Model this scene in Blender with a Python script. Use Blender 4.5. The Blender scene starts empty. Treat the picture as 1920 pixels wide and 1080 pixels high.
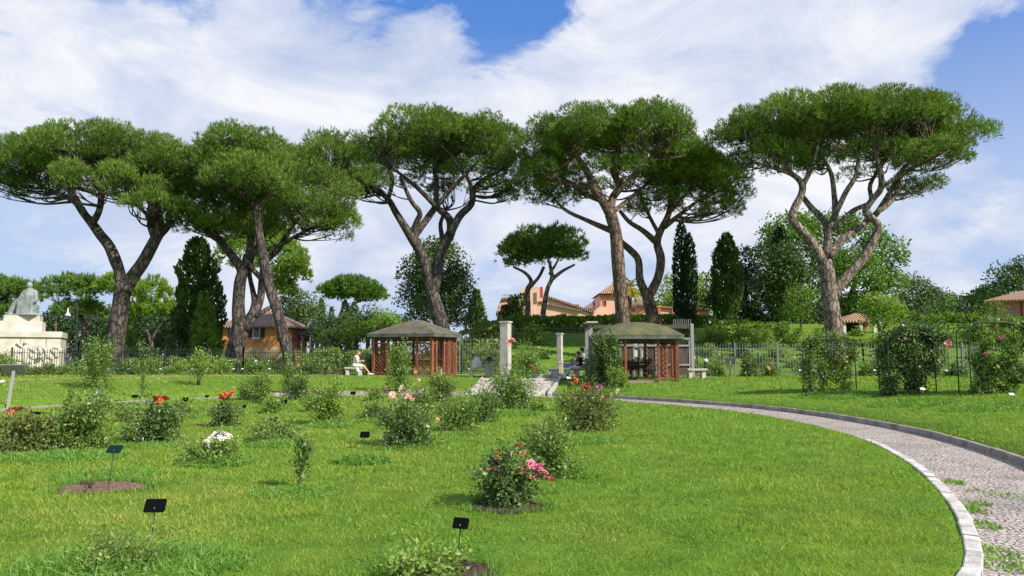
import bpy, math, random
import numpy as np
from mathutils import Vector, Matrix
R = math.radians
S = bpy.context.scene
# ------------------------------------------------------------------ camera, world, sun
F_PX = 1387.0; HOR = 668.0; EYE = 1.6
PITCH = math.atan((HOR - 540) / F_PX)
cam_d = bpy.data.cameras.new('camera'); cam = bpy.data.objects.new('camera', cam_d); S.collection.objects.link(cam)
cam_d.sensor_width = 36; cam_d.lens = F_PX / 1920 * 36; cam_d.clip_start = 0.05; cam_d.clip_end = 6000
cam.location = (0, 0, EYE); cam.rotation_euler = (math.pi / 2 + PITCH, 0, 0); S.camera = cam
S.view_settings.view_transform = 'Standard'; S.view_settings.look = 'None'
S.view_settings.exposure = 0.42; S.view_settings.gamma = 1; S.view_settings.use_curve_mapping = False
SUN_EL = R(38); SUN_H = Vector((0.83, -0.55)).normalized()
SUN = Vector((SUN_H.x * math.cos(SUN_EL), SUN_H.y * math.cos(SUN_EL), math.sin(SUN_EL)))
sl = bpy.data.lights.new('sun', 'SUN'); sl.energy = 4.6; sl.angle = R(0.53); sl.color = (1.0, 0.93, 0.82)
so = bpy.data.objects.new('sun', sl); S.collection.objects.link(so)
so.rotation_euler = SUN.to_track_quat('Z', 'Y').to_euler(); so.location = (30, -20, 40)

class N:
    """tiny node-tree helper"""
    def __init__(s, nt): s.nt = nt; nt.nodes.clear()
    def n(s, typ, **kw):
        nd = s.nt.nodes.new(typ)
        for k, v in kw.items():
            if k.startswith('i_'):
                key = k[2:]
                key = int(key) if key.isdigit() else key.replace('_', ' ')
                nd.inputs[key].default_value = v
            else: setattr(nd, k, v)
        return nd
    def l(s, a, b): s.nt.links.new(a, b)
    def math(s, op, a, b=None, c=None, clamp=False):
        nd = s.nt.nodes.new('ShaderNodeMath'); nd.operation = op; nd.use_clamp = clamp
        for i, v in enumerate((a, b, c)):
            if v is None: continue
            if hasattr(v, 'is_linked'): s.l(v, nd.inputs[i])
            else: nd.inputs[i].default_value = v
        return nd.outputs[0]
    def mix(s, fac, a, b, mode='MIX'):
        nd = s.nt.nodes.new('ShaderNodeMix'); nd.data_type = 'RGBA'; nd.blend_type = mode
        for i, v in ((0, fac), (6, a), (7, b)):
            if hasattr(v, 'is_linked'): s.l(v, nd.inputs[i])
            elif i == 0: nd.inputs[0].default_value = v
            else: nd.inputs[i].default_value = (*v, 1) if len(v) == 3 else v
        return nd.outputs[2]
    def ramp(s, fac, stops):
        nd = s.nt.nodes.new('ShaderNodeValToRGB'); cr = nd.color_ramp
        while len(cr.elements) < len(stops): cr.elements.new(0.5)
        for e, (p, c) in zip(cr.elements, stops):
            e.position = p; e.color = (c, c, c, 1) if isinstance(c, (int, float)) else (*c, 1)
        s.l(fac, nd.inputs[0]); return nd.outputs[0]
    def noise(s, vec, scale, detail=4, rough=0.55, dist=0.0, out=0):
        nd = s.nt.nodes.new('ShaderNodeTexNoise'); nd.inputs['Scale'].default_value = scale
        nd.inputs['Detail'].default_value = detail; nd.inputs['Roughness'].default_value = rough
        nd.inputs['Distortion'].default_value = dist
        if vec is not None: s.l(vec, nd.inputs['Vector'])
        return nd.outputs[out]

def pix_dir(px, py):
    u = (px - 960) / F_PX; v = (540 - py) / F_PX
    c, s_ = math.cos(PITCH), math.sin(PITCH)
    return Vector((u, c - v * s_, s_ + v * c))

w = bpy.data.worlds.new('World'); S.world = w; w.use_nodes = True
k = N(w.node_tree)
outw = k.n('ShaderNodeOutputWorld'); bg = k.n('ShaderNodeBackground'); bg.inputs[1].default_value = 0.1
sky = k.n('ShaderNodeTexSky'); sky.sky_type = 'NISHITA'; sky.sun_disc = False
sky.sun_elevation = SUN_EL; sky.sun_rotation = math.atan2(SUN_H.x, SUN_H.y); sky.altitude = 50
sky.air_density = 1.15; sky.dust_density = 0.6; sky.ozone_density = 2.2
tc = k.n('ShaderNodeTexCoord'); gen = tc.outputs['Generated']
mp = k.n('ShaderNodeMapping'); mp.inputs['Scale'].default_value = (1, 1, 2.0); k.l(gen, mp.inputs[0])
mp.inputs['Rotation'].default_value = (0, R(-14), 0)
n1 = k.noise(mp.outputs[0], 2.6, 12, 0.64, 0.55)
n2 = k.noise(mp.outputs[0], 8.0, 10, 0.62, 0.5)
cov = k.math('MULTIPLY_ADD', k.math('ADD', k.math('MULTIPLY', n1, 0.62), k.math('MULTIPLY', n2, 0.38)), 1.75, -.355)
def blob(px, py, rad, amt):
    global cov
    d = pix_dir(px, py).normalized()
    vm = k.n('ShaderNodeVectorMath', operation='DISTANCE'); k.l(gen, vm.inputs[0]); vm.inputs[1].default_value = d
    q = k.math('DIVIDE', vm.outputs['Value'], rad / F_PX)
    g = k.math('EXPONENT', k.math('MULTIPLY', k.math('MULTIPLY', q, q), -1.0))
    cov = k.math('ADD', cov, k.math('MULTIPLY', g, amt))
for b in [(780, -25, 95, -.32), (940, 30, 85, -.34), (620, -20, 80, -.30), (1010, 60, 60, -.16), (1100, 130, 60, -.10), (280, -40, 120, -.24),
          (1860, 140, 95, -.27), (1910, 90, 90, -.24), (1800, 190, 90, -.2), (1920, 290, 70, -.14), (60, 290, 90, -.12), (60, 480, 120, -.10),
          (700, 470, 140, -.10), (250, 600, 220, -.12), (1800, 480, 160, -.09), (1450, 560, 200, -.08), (900, 560, 160, -.10),
          (180, 110, 260, .13), (500, 110, 260, .15), (830, 190, 220, .13), (1250, 90, 220, .17), (1550, 60, 260, .19), (1700, 60, 120, .14),
          (825, 45, 45, .18), (1040, 145, 60, .12), (1500, 380, 200, .07), (1120, 520, 160, .05), (400, 380, 240, .12), (1800, 370, 160, .14), (1100, 430, 260, .10), (1450, 420, 180, .10), (700, 420, 200, .08)]:
    blob(*b)
cm = k.ramp(cov, [(0.40, 0.0), (0.48, 0.40), (0.56, 0.82), (0.70, 1.0)])
n3 = k.noise(mp.outputs[0], 4.6, 10, 0.62, 0.5)
ccol = k.ramp(n3, [(0.36, (4.3, 4.9, 6.3)), (0.50, (5.5, 5.9, 6.9)), (0.64, (7.0, 7.1, 7.4))])
# low sky: bluish, pale
sep = k.n('ShaderNodeSeparateXYZ'); k.l(gen, sep.inputs[0])
up = k.math('SMOOTH_MAX', sep.outputs['Z'], 0.0, 0.02)
tint = k.ramp(up, [(0.0, (3.6, 4.6, 6.7)), (0.20, (3.6, 4.5, 6.7)), (0.42, (.7, 2.0, 5.6)), (0.8, (0.4, 1.3, 4.4))])
skyc = k.mix(0.85, sky.outputs[0], tint)
colr = k.mix(cm, skyc, ccol)
k.l(colr, bg.inputs[0]); k.l(bg.outputs[0], outw.inputs[0])

# ------------------------------------------------------------------ placing helpers
def P(px, py, D):
    d = pix_dir(px, py); t = D / d.y
    return Vector((d.x * t, D, EYE + d.z * t))
def G(px, py, z=0.0):
    d = pix_dir(px, py); t = (z - EYE) / d.z
    return Vector((d.x * t, d.y * t, z))
def mpp(D): return D / F_PX          # metres per photo pixel at depth D
def smooth(t): t = np.clip(t, 0, 1); return t * t * (3 - 2 * t)

CX, CY = -7.0, 15.5
_in = [(1838,1080),(1822,1010),(1795,950),(1760,910),(1720,875),(1660,840),(1560,805),(1460,783),(1340,766),(1230,757),(1100,748),(950,742),(800,741),(600,742),(400,747),(200,756),(0,771)]
_a, _r = [], []
for p in _in:
    g = G(*p); _a.append(math.atan2(g.y - CY, g.x - CX)); _r.append(math.hypot(g.y - CY, g.x - CX))
for a, r in ((3.0, 10.6), (-2.9, 11), (-2.4, 12.5), (-1.9, 14), (-1.4, 14.6), (-1.15, 14.6)): _a.append(a); _r.append(r)
o = np.argsort(_a); _a = np.array(_a)[o]; _r = np.array(_r)[o]
TH = np.linspace(-math.pi, math.pi, 1441)[:-1]
RI = np.interp(TH, np.r_[_a[-1] - 2 * math.pi, _a, _a[0] + 2 * math.pi], np.r_[_r[-1], _r, _r[0]])
kern = np.hanning(61); kern /= kern.sum()
RI = np.convolve(np.r_[RI[-30:], RI, RI[:30]], kern, 'valid')
RO = RI + 1.55
def _rr(tab, th): return np.interp(th, np.r_[TH, math.pi], np.r_[tab, tab[0]])
def ground_z(x, y):
    x = np.asarray(x, float); y = np.asarray(y, float)
    r = np.hypot(x - CX, y - CY); th = np.arctan2(y - CY, x - CX)
    ri = _rr(RI, th); s = r - ri - 1.55
    z = np.where(s > 0.06, 0.07 + 0.48 * smooth(s / 8.5), np.where(r > ri, -0.08, 0.0))
    hx = smooth((x + 14) / 16); hy = smooth((y - 42.5) / 27)
    return z + np.where(y > 42.5, 4.0 * hx * hy + 0.12 * hx * hy * np.sin(y * 1.3 + x * .15), 0)
def gz(x, y): return float(ground_z(x, y))
def at(px, D):
    x = (px - 960) / F_PX * D / math.cos(PITCH) * 1.0
    # iterate so that the base pixel column is exact on the ground
    z = gz(x, D)
    for _ in range(3):
        dz = z - EYE; depth_c = D * math.cos(PITCH) + dz * math.sin(PITCH)
        x = (px - 960) / F_PX * depth_c; z = gz(x, D)
    return Vector((x, D, z))
def W_(px, py):
    """point on the ground sheet under a pixel"""
    d = pix_dir(px, py); t = 3.0
    while t < 160:
        p = d * t
        if EYE + p.z <= gz(p.x, p.y): break
        t += 0.05
    return Vector((p.x, p.y, gz(p.x, p.y)))

# ------------------------------------------------------------------ object helpers
def link(o): S.collection.objects.link(o); return o
def tag(o, label=None, cat=None, group=None, kind=None):
    if label: o['label'] = label
    if cat: o['category'] = cat
    if group: o['group'] = group
    if kind: o['kind'] = kind
    return o
def empty(name, loc, label, cat, group=None, rz=0.0):
    o = bpy.data.objects.new(name, None); o.empty_display_size = 0.3; link(o)
    o.location = loc; o.rotation_euler = (0, 0, rz)
    return tag(o, label, cat, group)
def copy_tree(o, parent=None):
    c = o.copy(); link(c); c.parent = parent
    for ch in o.children: copy_tree(ch, c)
    return c
def root_of(o):
    while o.parent: o = o.parent
    return o
def mesh_np(name, V, faces_flat, nper, mat, parent=None, tint=None, smooth_=False, local=False):
    """V (n,3); faces_flat index array; nper verts per face (const)"""
    V = np.asarray(V, np.float32)
    if parent is not None and not local:
        V = V - np.array(root_of(parent).location, np.float32)
    me = bpy.data.meshes.new(name); nf = len(faces_flat) // nper
    me.vertices.add(len(V)); me.vertices.foreach_set('co', V.ravel())
    me.loops.add(len(faces_flat)); me.loops.foreach_set('vertex_index', np.asarray(faces_flat, np.int32))
    me.polygons.add(nf); me.polygons.foreach_set('loop_start', np.arange(0, nf * nper, nper, dtype=np.int32))
    if smooth_: me.polygons.foreach_set('use_smooth', np.ones(nf, bool))
    if tint is not None:
        a = me.attributes.new('tint', 'FLOAT', 'POINT'); a.data.foreach_set('value', np.asarray(tint, np.float32))
    me.update(calc_edges=True); me.materials.append(mat)
    o = bpy.data.objects.new(name, me); link(o); o.parent = parent
    return o

class MB:
    """collects plain shapes in world (or given frame) space; build() makes ONE mesh object"""
    def __init__(s, M=None): s.v = []; s.f = []; s.sm = []; s.M = M
    def add(s, vs, fs, sm=False):
        b = len(s.v)
        for v in vs:
            v = Vector(v); s.v.append(s.M @ v if s.M else v)
        for f in fs: s.f.append([i + b for i in f]); s.sm.append(sm)
        return s
    def box(s, c, size, rz=0.0, taper=1.0, M=None):
        hx, hy, hz = size[0] / 2, size[1] / 2, size[2] / 2
        vs = []
        for dz in (-1, 1):
            t = taper if dz > 0 else 1.0
            for dx, dy in ((-1, -1), (1, -1), (1, 1), (-1, 1)): vs.append(Vector((dx * hx * t, dy * hy * t, dz * hz)))
        rot = Matrix.Rotation(rz, 3, 'Z') if M is None else M
        vs = [rot @ v + Vector(c) for v in vs]
        return s.add(vs, [(3, 2, 1, 0), (4, 5, 6, 7), (0, 1, 5, 4), (1, 2, 6, 5), (2, 3, 7, 6), (3, 0, 4, 7)])
    def bar(s, a, b, w, d=None, up=(0, 0, 1)):
        a = Vector(a); b = Vector(b); d = d or w; z = (b - a).normalized()
        upv = Vector(up)
        if abs(z.dot(upv)) > .98: upv = Vector((0, 1, 0))
        x = z.cross(upv).normalized(); y = z.cross(x)
        M = Matrix((x, y, z)).transposed()
        return s.box((a + b) / 2, (w, d, (b - a).length), M=M)
    def tube(s, pts, rad, n=8, sm=True, caps=True):
        pts = [Vector(p) for p in pts]
        if isinstance(rad, (int, float)): rad = [rad] * len(pts)
        vs = []; prev = None
        for i, p in enumerate(pts):
            t = (pts[min(i + 1, len(pts) - 1)] - pts[max(i - 1, 0)])
            if t.length < 1e-9: t = Vector((0, 0, 1))
            t.normalize()
            if prev is None:
                x = t.orthogonal().normalized()
            else:
                x = (prev - t * prev.dot(t))
                x = x.normalized() if x.length > 1e-6 else t.orthogonal().normalized()
            prev = x; y = t.cross(x)
            for j in range(n):
                a = 2 * math.pi * j / n; vs.append(p + (x * math.cos(a) + y * math.sin(a)) * rad[i])
        fs = []
        for i in range(len(pts) - 1):
            for j in range(n):
                q = (j + 1) % n; fs.append((i * n + j, i * n + q, (i + 1) * n + q, (i + 1) * n + j))
        if caps:
            fs.append(tuple(reversed(range(n)))); e = (len(pts) - 1) * n; fs.append(tuple(range(e, e + n)))
        return s.add(vs, fs, sm)
    def lathe(s, c, prof, n=20, sm=True):
        vs = []; fs = []
        for r, z in prof:
            for j in range(n):
                a = 2 * math.pi * j / n; vs.append((c[0] + r * math.cos(a), c[1] + r * math.sin(a), c[2] + z))
        for i in range(len(prof) - 1):
            for j in range(n):
                q = (j + 1) % n; fs.append((i * n + j, i * n + q, (i + 1) * n + q, (i + 1) * n + j))
        fs.append(tuple(reversed(range(n)))); e = (len(prof) - 1) * n; fs.append(tuple(range(e, e + n)))
        return s.add(vs, fs, sm)
    def ball(s, c, r, M=None, nu=12, nv=8):
        if isinstance(r, (int, float)): r = (r, r, r)
        vs = []; fs = []
        for i in range(nv + 1):
            ph = math.pi * i / nv
            for j in range(nu):
                a = 2 * math.pi * j / nu
                v = Vector((r[0] * math.sin(ph) * math.cos(a), r[1] * math.sin(ph) * math.sin(a), -r[2] * math.cos(ph)))
                if M: v = M @ v
                vs.append(v + Vector(c))
        for i in range(nv):
            for j in range(nu):
                q = (j + 1) % nu; fs.append((i * nu + j, i * nu + q, (i + 1) * nu + q, (i + 1) * nu + j))
        return s.add(vs, fs, True)
    def capsule(s, a, b, r0, r1=None, n=12):
        r1 = r0 if r1 is None else r1; a = Vector(a); b = Vector(b); d = (b - a).normalized()
        pts = [a - d * r0 * .98, a - d * r0 * .7, a, b, b + d * r1 * .7, b + d * r1 * .98]
        return s.tube(pts, [r0 * .15, r0 * .7, r0, r1, r1 * .7, r1 * .15], n)
    def prism(s, outline, z0, z1):
        n = len(outline)
        vs = [(x, y, z0) for x, y in outline] + [(x, y, z1) for x, y in outline]
        fs = [tuple(reversed(range(n))), tuple(range(n, 2 * n))] + [(i, (i + 1) % n, n + (i + 1) % n, n + i) for i in range(n)]
        return s.add(vs, fs)
    def build(s, name, mat, parent=None, bevel=0.0, local=False, remesh=0.0):
        me = bpy.data.meshes.new(name)
        off = Vector(root_of(parent).location) if parent and not local else Vector((0, 0, 0))
        me.from_pydata([v - off for v in s.v], [], s.f); me.polygons.foreach_set('use_smooth', s.sm)
        me.materials.append(mat); me.validate(); me.update()
        o = bpy.data.objects.new(name, me); link(o); o.parent = parent
        if remesh:
            m = o.modifiers.new('remesh', 'REMESH'); m.mode = 'VOXEL'; m.voxel_size = remesh; m.use_smooth_shade = True
            m = o.modifiers.new('smooth', 'SMOOTH'); m.iterations = 3; m.factor = .5
        if bevel:
            m = o.modifiers.new('bevel', 'BEVEL'); m.width = bevel; m.segments = 2; m.limit_method = 'ANGLE'
        return o

# ------------------------------------------------------------------ materials
MAT = {}
def mat(name, col, rough=0.7, var=0.0, vscale=3.0, bump=0.0, bscale=20.0, metal=0.0, dark=None, spec=0.4, coords='Object', stretch=None):
    m = bpy.data.materials.new(name); m.use_nodes = True; q = N(m.node_tree)
    out = q.n('ShaderNodeOutputMaterial'); b = q.n('ShaderNodeBsdfPrincipled')
    b.inputs['Roughness'].default_value = rough; b.inputs['Metallic'].default_value = metal
    b.inputs['Specular IOR Level'].default_value = spec
    t = q.n('ShaderNodeTexCoord'); vec = t.outputs[coords]
    if stretch:
        mpn = q.n('ShaderNodeMapping'); mpn.inputs['Scale'].default_value = stretch; q.l(vec, mpn.inputs[0]); vec = mpn.outputs[0]
    if var or dark:
        n_ = q.noise(vec, vscale, 6, 0.62)
        dk = dark or tuple(c * (1 - var) for c in col)
        f = q.ramp(n_, [(0.35, 0.0), (0.68, 1.0)])
        c = q.mix(f, dk, col); q.l(c, b.inputs['Base Color'])
        n4 = q.noise(vec, vscale * 7, 4, 0.6)
        rr = q.math('MULTIPLY_ADD', n4, .25, rough - .12); q.l(rr, b.inputs['Roughness'])
    else: b.inputs['Base Color'].default_value = (*col, 1)
    if bump:
        bn = q.n('ShaderNodeBump'); bn.inputs['Strength'].default_value = bump; bn.inputs['Distance'].default_value = 0.02
        q.l(q.noise(vec, bscale, 6, 0.6), bn.inputs['Height']); q.l(bn.outputs[0], b.inputs['Normal'])
    q.l(b.outputs[0], out.inputs[0]); MAT[name] = m; return m

def leafmat(name, c0, c1, trans=0.3, rough=0.5, gloss=0.25):
    """c0..c1 across the 'tint' attribute; thin translucent leaf"""
    m = bpy.data.materials.new(name); m.use_nodes = True; q = N(m.node_tree)
    out = q.n('ShaderNodeOutputMaterial')
    at_ = q.n('ShaderNodeAttribute', attribute_name='tint')
    col = q.mix(at_.outputs['Fac'], c0, c1)
    b = q.n('ShaderNodeBsdfPrincipled'); b.inputs['Roughness'].default_value = rough; b.inputs['Specular IOR Level'].default_value = gloss
    q.l(col, b.inputs['Base Color'])
    tr = q.n('ShaderNodeBsdfTranslucent')
    tcol = q.mix(1.0, col, (1.5, 1.5, 0.55), 'MULTIPLY'); q.l(tcol, tr.inputs[0])
    mx = q.n('ShaderNodeMixShader'); mx.inputs[0].default_value = trans
    q.l(b.outputs[0], mx.inputs[1]); q.l(tr.outputs[0], mx.inputs[2]); q.l(mx.outputs[0], out.inputs[0])
    MAT[name] = m; return m

leafmat('needles', (0.032, 0.074, 0.015), (0.225, 0.345, 0.058), .28)
leafmat('needles_far', (0.055, 0.115, 0.022), (0.15, 0.27, 0.045), .22)
leafmat('needles_bright', (0.09, 0.17, 0.02), (0.22, 0.36, 0.04), .3)
leafmat('cypress_leaf', (0.022, 0.055, 0.012), (0.10, 0.18, 0.035), .12)
leafmat('cypress_dark', (0.010, 0.032, 0.012), (0.035, 0.075, 0.025), .1)
leafmat('oak_leaf', (0.030, 0.070, 0.020), (0.14, 0.22, 0.06), .2)
leafmat('plane_leaf', (0.05, 0.12, 0.02), (0.18, 0.32, 0.05), .35)
leafmat('lime_leaf', (0.11, 0.20, 0.03), (0.28, 0.42, 0.07), .4)
leafmat('dark_leaf', (0.010, 0.030, 0.010), (0.045, 0.095, 0.025), .15)
leafmat('hedge_leaf', (0.05, 0.12, 0.018), (0.19, 0.31, 0.04), .3)
leafmat('olive_leaf', (0.09, 0.13, 0.03), (0.26, 0.30, 0.07), .3)
leafmat('rose_leaf', (0.055, 0.115, 0.022), (0.27, 0.40, 0.085), .28, .4, .45)
leafmat('rose_leaf_dark', (0.032, 0.070, 0.018), (0.19, 0.30, 0.075), .22, .38, .5)
leafmat('rose_leaf_light', (0.10, 0.18, 0.03), (0.32, 0.46, 0.09), .35, .45, .4)
leafmat('rose_leaf_red', (0.06, 0.09, 0.025), (0.25, 0.30, 0.075), .28, .4, .45)
leafmat('palm_leaf', (0.16, 0.19, 0.04), (0.42, 0.36, 0.08), .3)
leafmat('blade', (0.085, 0.185, 0.014), (0.36, 0.50, 0.065), .35, .5, .25)
def patchy(m, amt, dry):
    q = m.node_tree; kk = N.__new__(N); kk.nt = q
    mixn = [n_ for n_ in q.nodes if n_.type == 'MIX' and not n_.inputs[6].is_linked and n_.inputs[0].is_linked][0]; geo = kk.n('ShaderNodeNewGeometry')
    big = kk.ramp(kk.noise(geo.outputs['Position'], .42, 5, .62), [(.47, 0.0), (.66, amt)]); sm = kk.ramp(kk.noise(geo.outputs['Position'], 2.6, 4, .6), [(.40, 0.0), (.70, .55)])
    sp = kk.n('ShaderNodeSeparateXYZ'); kk.l(geo.outputs['Position'], sp.inputs[0]); side = kk.math('MULTIPLY_ADD', sp.outputs['X'], -.10, .45, clamp=True)
    tgt = [l.to_socket for l in mixn.outputs[2].links]
    c = kk.mix(kk.math('MULTIPLY', kk.math('MAXIMUM', big, kk.math('MULTIPLY', sm, side)), kk.math('ADD', side, .25, clamp=True)), mixn.outputs[2], dry)
    dk = kk.ramp(kk.noise(geo.outputs['Position'], 1.1, 5, .6), [(.30, .40), (.52, 0.0)]); c = kk.mix(dk, c, (.05, .15, .015))
    for t_ in tgt: q.links.new(c, t_)
patchy(MAT['blade'], .95, (.46, .45, .11))
leafmat('long_blade', (0.075, 0.20, 0.025), (0.27, 0.45, 0.085), .35, .45, .35)

def grass_ground():
    m = bpy.data.materials.new('lawn_soil'); m.use_nodes = True; q = N(m.node_tree)
    out = q.n('ShaderNodeOutputMaterial'); b = q.n('ShaderNodeBsdfPrincipled'); b.inputs['Roughness'].default_value = .9
    b.inputs['Specular IOR Level'].default_value = .15
    t = q.n('ShaderNodeTexCoord'); v = t.outputs['Object']
    big = q.noise(v, .35, 5, .6); mid = q.noise(v, 2.2, 5, .6); fine = q.noise(v, 28, 5, .7)
    c = q.mix(q.ramp(mid, [(.35, 0.0), (.7, 1.0)]), (.100, .21, .018), (.19, .32, .030))
    c = q.mix(q.ramp(big, [(.52, 0.0), (.70, .6)]), c, (.25, .32, .045))
    c = q.mix(q.ramp(fine, [(.30, .75), (.58, 0.0)]), c, (.045, .11, .012))
    q.l(c, b.inputs['Base Color'])
    bn = q.n('ShaderNodeBump'); bn.inputs['Strength'].default_value = .9; bn.inputs['Distance'].default_value = .03
    q.l(q.math('ADD', fine, q.math('MULTIPLY', mid, .6)), bn.inputs['Height']); q.l(bn.outputs[0], b.inputs['Normal'])
    q.l(b.outputs[0], out.inputs[0]); MAT['lawn_soil'] = m
grass_ground()
def cobble():
    m = bpy.data.materials.new('cobbles'); m.use_nodes = True; q = N(m.node_tree)
    out = q.n('ShaderNodeOutputMaterial'); b = q.n('ShaderNodeBsdfPrincipled'); b.inputs['Roughness'].default_value = .8
    t = q.n('ShaderNodeTexCoord'); v = t.outputs['Object']
    ds = q.n('ShaderNodeVectorMath', operation='ADD'); nz = q.noise(v, 1.6, 3, .5, out=1)
    sc = q.n('ShaderNodeVectorMath', operation='SCALE'); q.l(nz, sc.inputs[0]); sc.inputs['Scale'].default_value = .25
    q.l(v, ds.inputs[0]); q.l(sc.outputs[0], ds.inputs[1])
    vo = q.n('ShaderNodeTexVoronoi'); vo.feature = 'F1'; vo.inputs['Scale'].default_value = 13; vo.inputs['Randomness'].default_value = .55; q.l(ds.outputs[0], vo.inputs['Vector'])
    ve = q.n('ShaderNodeTexVoronoi'); ve.feature = 'DISTANCE_TO_EDGE'; ve.inputs['Scale'].default_value = 13; ve.inputs['Randomness'].default_value = .55; q.l(ds.outputs[0], ve.inputs['Vector'])
    sp = q.n('ShaderNodeSeparateColor'); q.l(vo.outputs['Color'], sp.inputs[0])
    c = q.mix(sp.outputs[0], (.46, .385, .32), (.60, .515, .44))
    c = q.mix(q.math('MULTIPLY', sp.outputs[1], .4), c, (.36, .34, .33))
    big = q.noise(v, .55, 5, .6)
    c = q.mix(q.ramp(big, [(.50, 0.0), (.66, .65)]), c, (.24, .23, .225))
    joint = q.ramp(ve.outputs['Distance'], [(.03, 1.0), (.13, 0.0)])
    wear = q.ramp(q.noise(v, 3.1, 4, .6), [(.38, .25), (.6, 1.0)])
    c = q.mix(q.math('MULTIPLY', joint, wear), c, (.21, .16, .13))
    moss = q.ramp(q.noise(v, 1.1, 6, .65), [(.60, 0.0), (.72, .7)])
    c = q.mix(q.math('MULTIPLY', moss, joint), c, (.09, .14, .03))
    q.l(c, b.inputs['Base Color'])
    bn = q.n('ShaderNodeBump'); bn.inputs['Strength'].default_value = .8; bn.inputs['Distance'].default_value = .03
    h = q.math('ADD', q.ramp(ve.outputs['Distance'], [(0.0, 0.0), (.2, 1.0)]), q.math('MULTIPLY', q.noise(v, 40, 4, .6), .4))
    q.l(h, bn.inputs['Height']); q.l(bn.outputs[0], b.inputs['Normal']); q.l(b.outputs[0], out.inputs[0]); MAT['cobbles'] = m
cobble()
def bark(name, c0, c1, c2, scale=1.6):
    m = bpy.data.materials.new(name); m.use_nodes = True; q = N(m.node_tree)
    out = q.n('ShaderNodeOutputMaterial'); b = q.n('ShaderNodeBsdfPrincipled'); b.inputs['Roughness'].default_value = .9; b.inputs['Specular IOR Level'].default_value = .15
    t = q.n('ShaderNodeTexCoord'); mp_ = q.n('ShaderNodeMapping'); mp_.inputs['Scale'].default_value = (2.6, 2.6, .9); q.l(t.outputs['Object'], mp_.inputs[0]); v = mp_.outputs[0]
    ve = q.n('ShaderNodeTexVoronoi'); ve.feature = 'DISTANCE_TO_EDGE'; ve.inputs['Scale'].default_value = scale
    nz = q.noise(v, 2.2, 4, .6, out=1); ad = q.n('ShaderNodeVectorMath', operation='ADD'); q.l(v, ad.inputs[0]); q.l(nz, ad.inputs[1]); q.l(ad.outputs[0], ve.inputs['Vector'])
    vc = q.n('ShaderNodeTexVoronoi'); vc.inputs['Scale'].default_value = scale; q.l(ad.outputs[0], vc.inputs['Vector'])
    sp = q.n('ShaderNodeSeparateColor'); q.l(vc.outputs['Color'], sp.inputs[0])
    c = q.mix(sp.outputs[0], c0, c1)
    c = q.mix(q.ramp(q.noise(v, 3.5, 5, .6), [(.45, 0.0), (.75, .6)]), c, c2)
    crack = q.ramp(ve.outputs['Distance'], [(.02, 1.0), (.11, 0.0)])
    c = q.mix(q.math('MULTIPLY', crack, .8), c, (.035, .025, .02)); q.l(c, b.inputs['Base Color'])
    bn = q.n('ShaderNodeBump'); bn.inputs['Strength'].default_value = 1.0; bn.inputs['Distance'].default_value = .08
    q.l(q.math('ADD', q.ramp(ve.outputs['Distance'], [(0.0, 0.0), (.16, 1.0)]), q.math('MULTIPLY', q.noise(v, 14, 4, .6), .35)), bn.inputs['Height'])
    q.l(bn.outputs[0], b.inputs['Normal']); q.l(b.outputs[0], out.inputs[0]); MAT[name] = m
bark('bark_grey_shaded', (.085, .072, .064), (.155, .13, .115), (.22, .195, .18))  # grey bark, with the shade on the left pine trunks darkened into its colour
bark('bark_red', (.15, .10, .078), (.27, .19, .145), (.34, .26, .21))
bark('bark_pale', (.26, .20, .16), (.36, .29, .24), (.42, .36, .30))
mat('stem_brown', (.13, .085, .05), .85, .4)
mat('stem_green', (.09, .12, .04), .7, .3)
mat('white_stone', (.62, .58, .52), .75, .25, 1.2, .4, 25)
mat('monument_marble', (.70, .66, .59), .6, 0, .9, .4, 12, dark=(.50, .45, .38))
mat('kerb_stone', (.78, .75, .69), .8, 0, 5.0, .6, 40, dark=(.38, .35, .31))
mat('kerb_grey', (.44, .40, .35), .85, 0, 2.6, .8, 30, dark=(.19, .17, .13))
mat('step_brick', (.36, .225, .16), .85, .25, 3, .6, 30)
mat('soil', (.30, .18, .13), .95, 0, 26, 1.0, 60, dark=(.12, .07, .05))
mat('soil_dark', (.11, .07, .05), .95, 0, 22, 1.0, 60, dark=(.04, .03, .022))
mat('terrace_paving', (.38, .30, .24), .85, .3, 1.2, .5, 20)
mat('bronze', (.38, .42, .40), .7, 0, 1.6, .6, 8, metal=.05, dark=(.19, .22, .21))
mat('iron_dark', (.030, .033, .035), .5, .3, 4)
mat('iron_grey', (.25, .265, .25), .55, .3, 3)
mat('iron_green', (.02, .07, .04), .5, .3, 4)
mat('plate_green', (.006, .026, .020), .6, .3, 8, spec=.12)
mat('plate_black', (.004, .005, .005), .7, .2, 8, spec=.06)
mat('plate_white', (.72, .73, .74), .5)
mat('sign_grey', (.24, .25, .26), .45, .2, 3)
mat('sign_post', (.42, .43, .42), .5, .2, 3)
mat('wood_orange', (.34, .125, .065), .65, 0, 2.5, .5, 30, dark=(.19, .06, .03), stretch=(4, 4, .6))
mat('wood_dark', (.095, .045, .028), .7, 0, 2.5, .4, 30, dark=(.04, .02, .014), stretch=(4, 4, .6))
mat('wood_grey', (.15, .115, .095), .8, 0, 4, .5, 30, dark=(.06, .042, .035), stretch=(5, 5, .5))
mat('shingle_green', (.18, .155, .10), .9, 0, 1.9, 1.0, 22, dark=(.08, .08, .062))
mat('fascia_green', (.155, .175, .14), .75, 0, 3.5, .3, 20, dark=(.06, .07, .055))
mat('moss', (.15, .15, .055), .95, 0, 1.8, 1.0, 30, dark=(.07, .08, .05))
mat('pillar_white', (.60, .56, .50), .7, 0, 2.2, .5, 20, dark=(.38, .35, .30))
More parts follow.
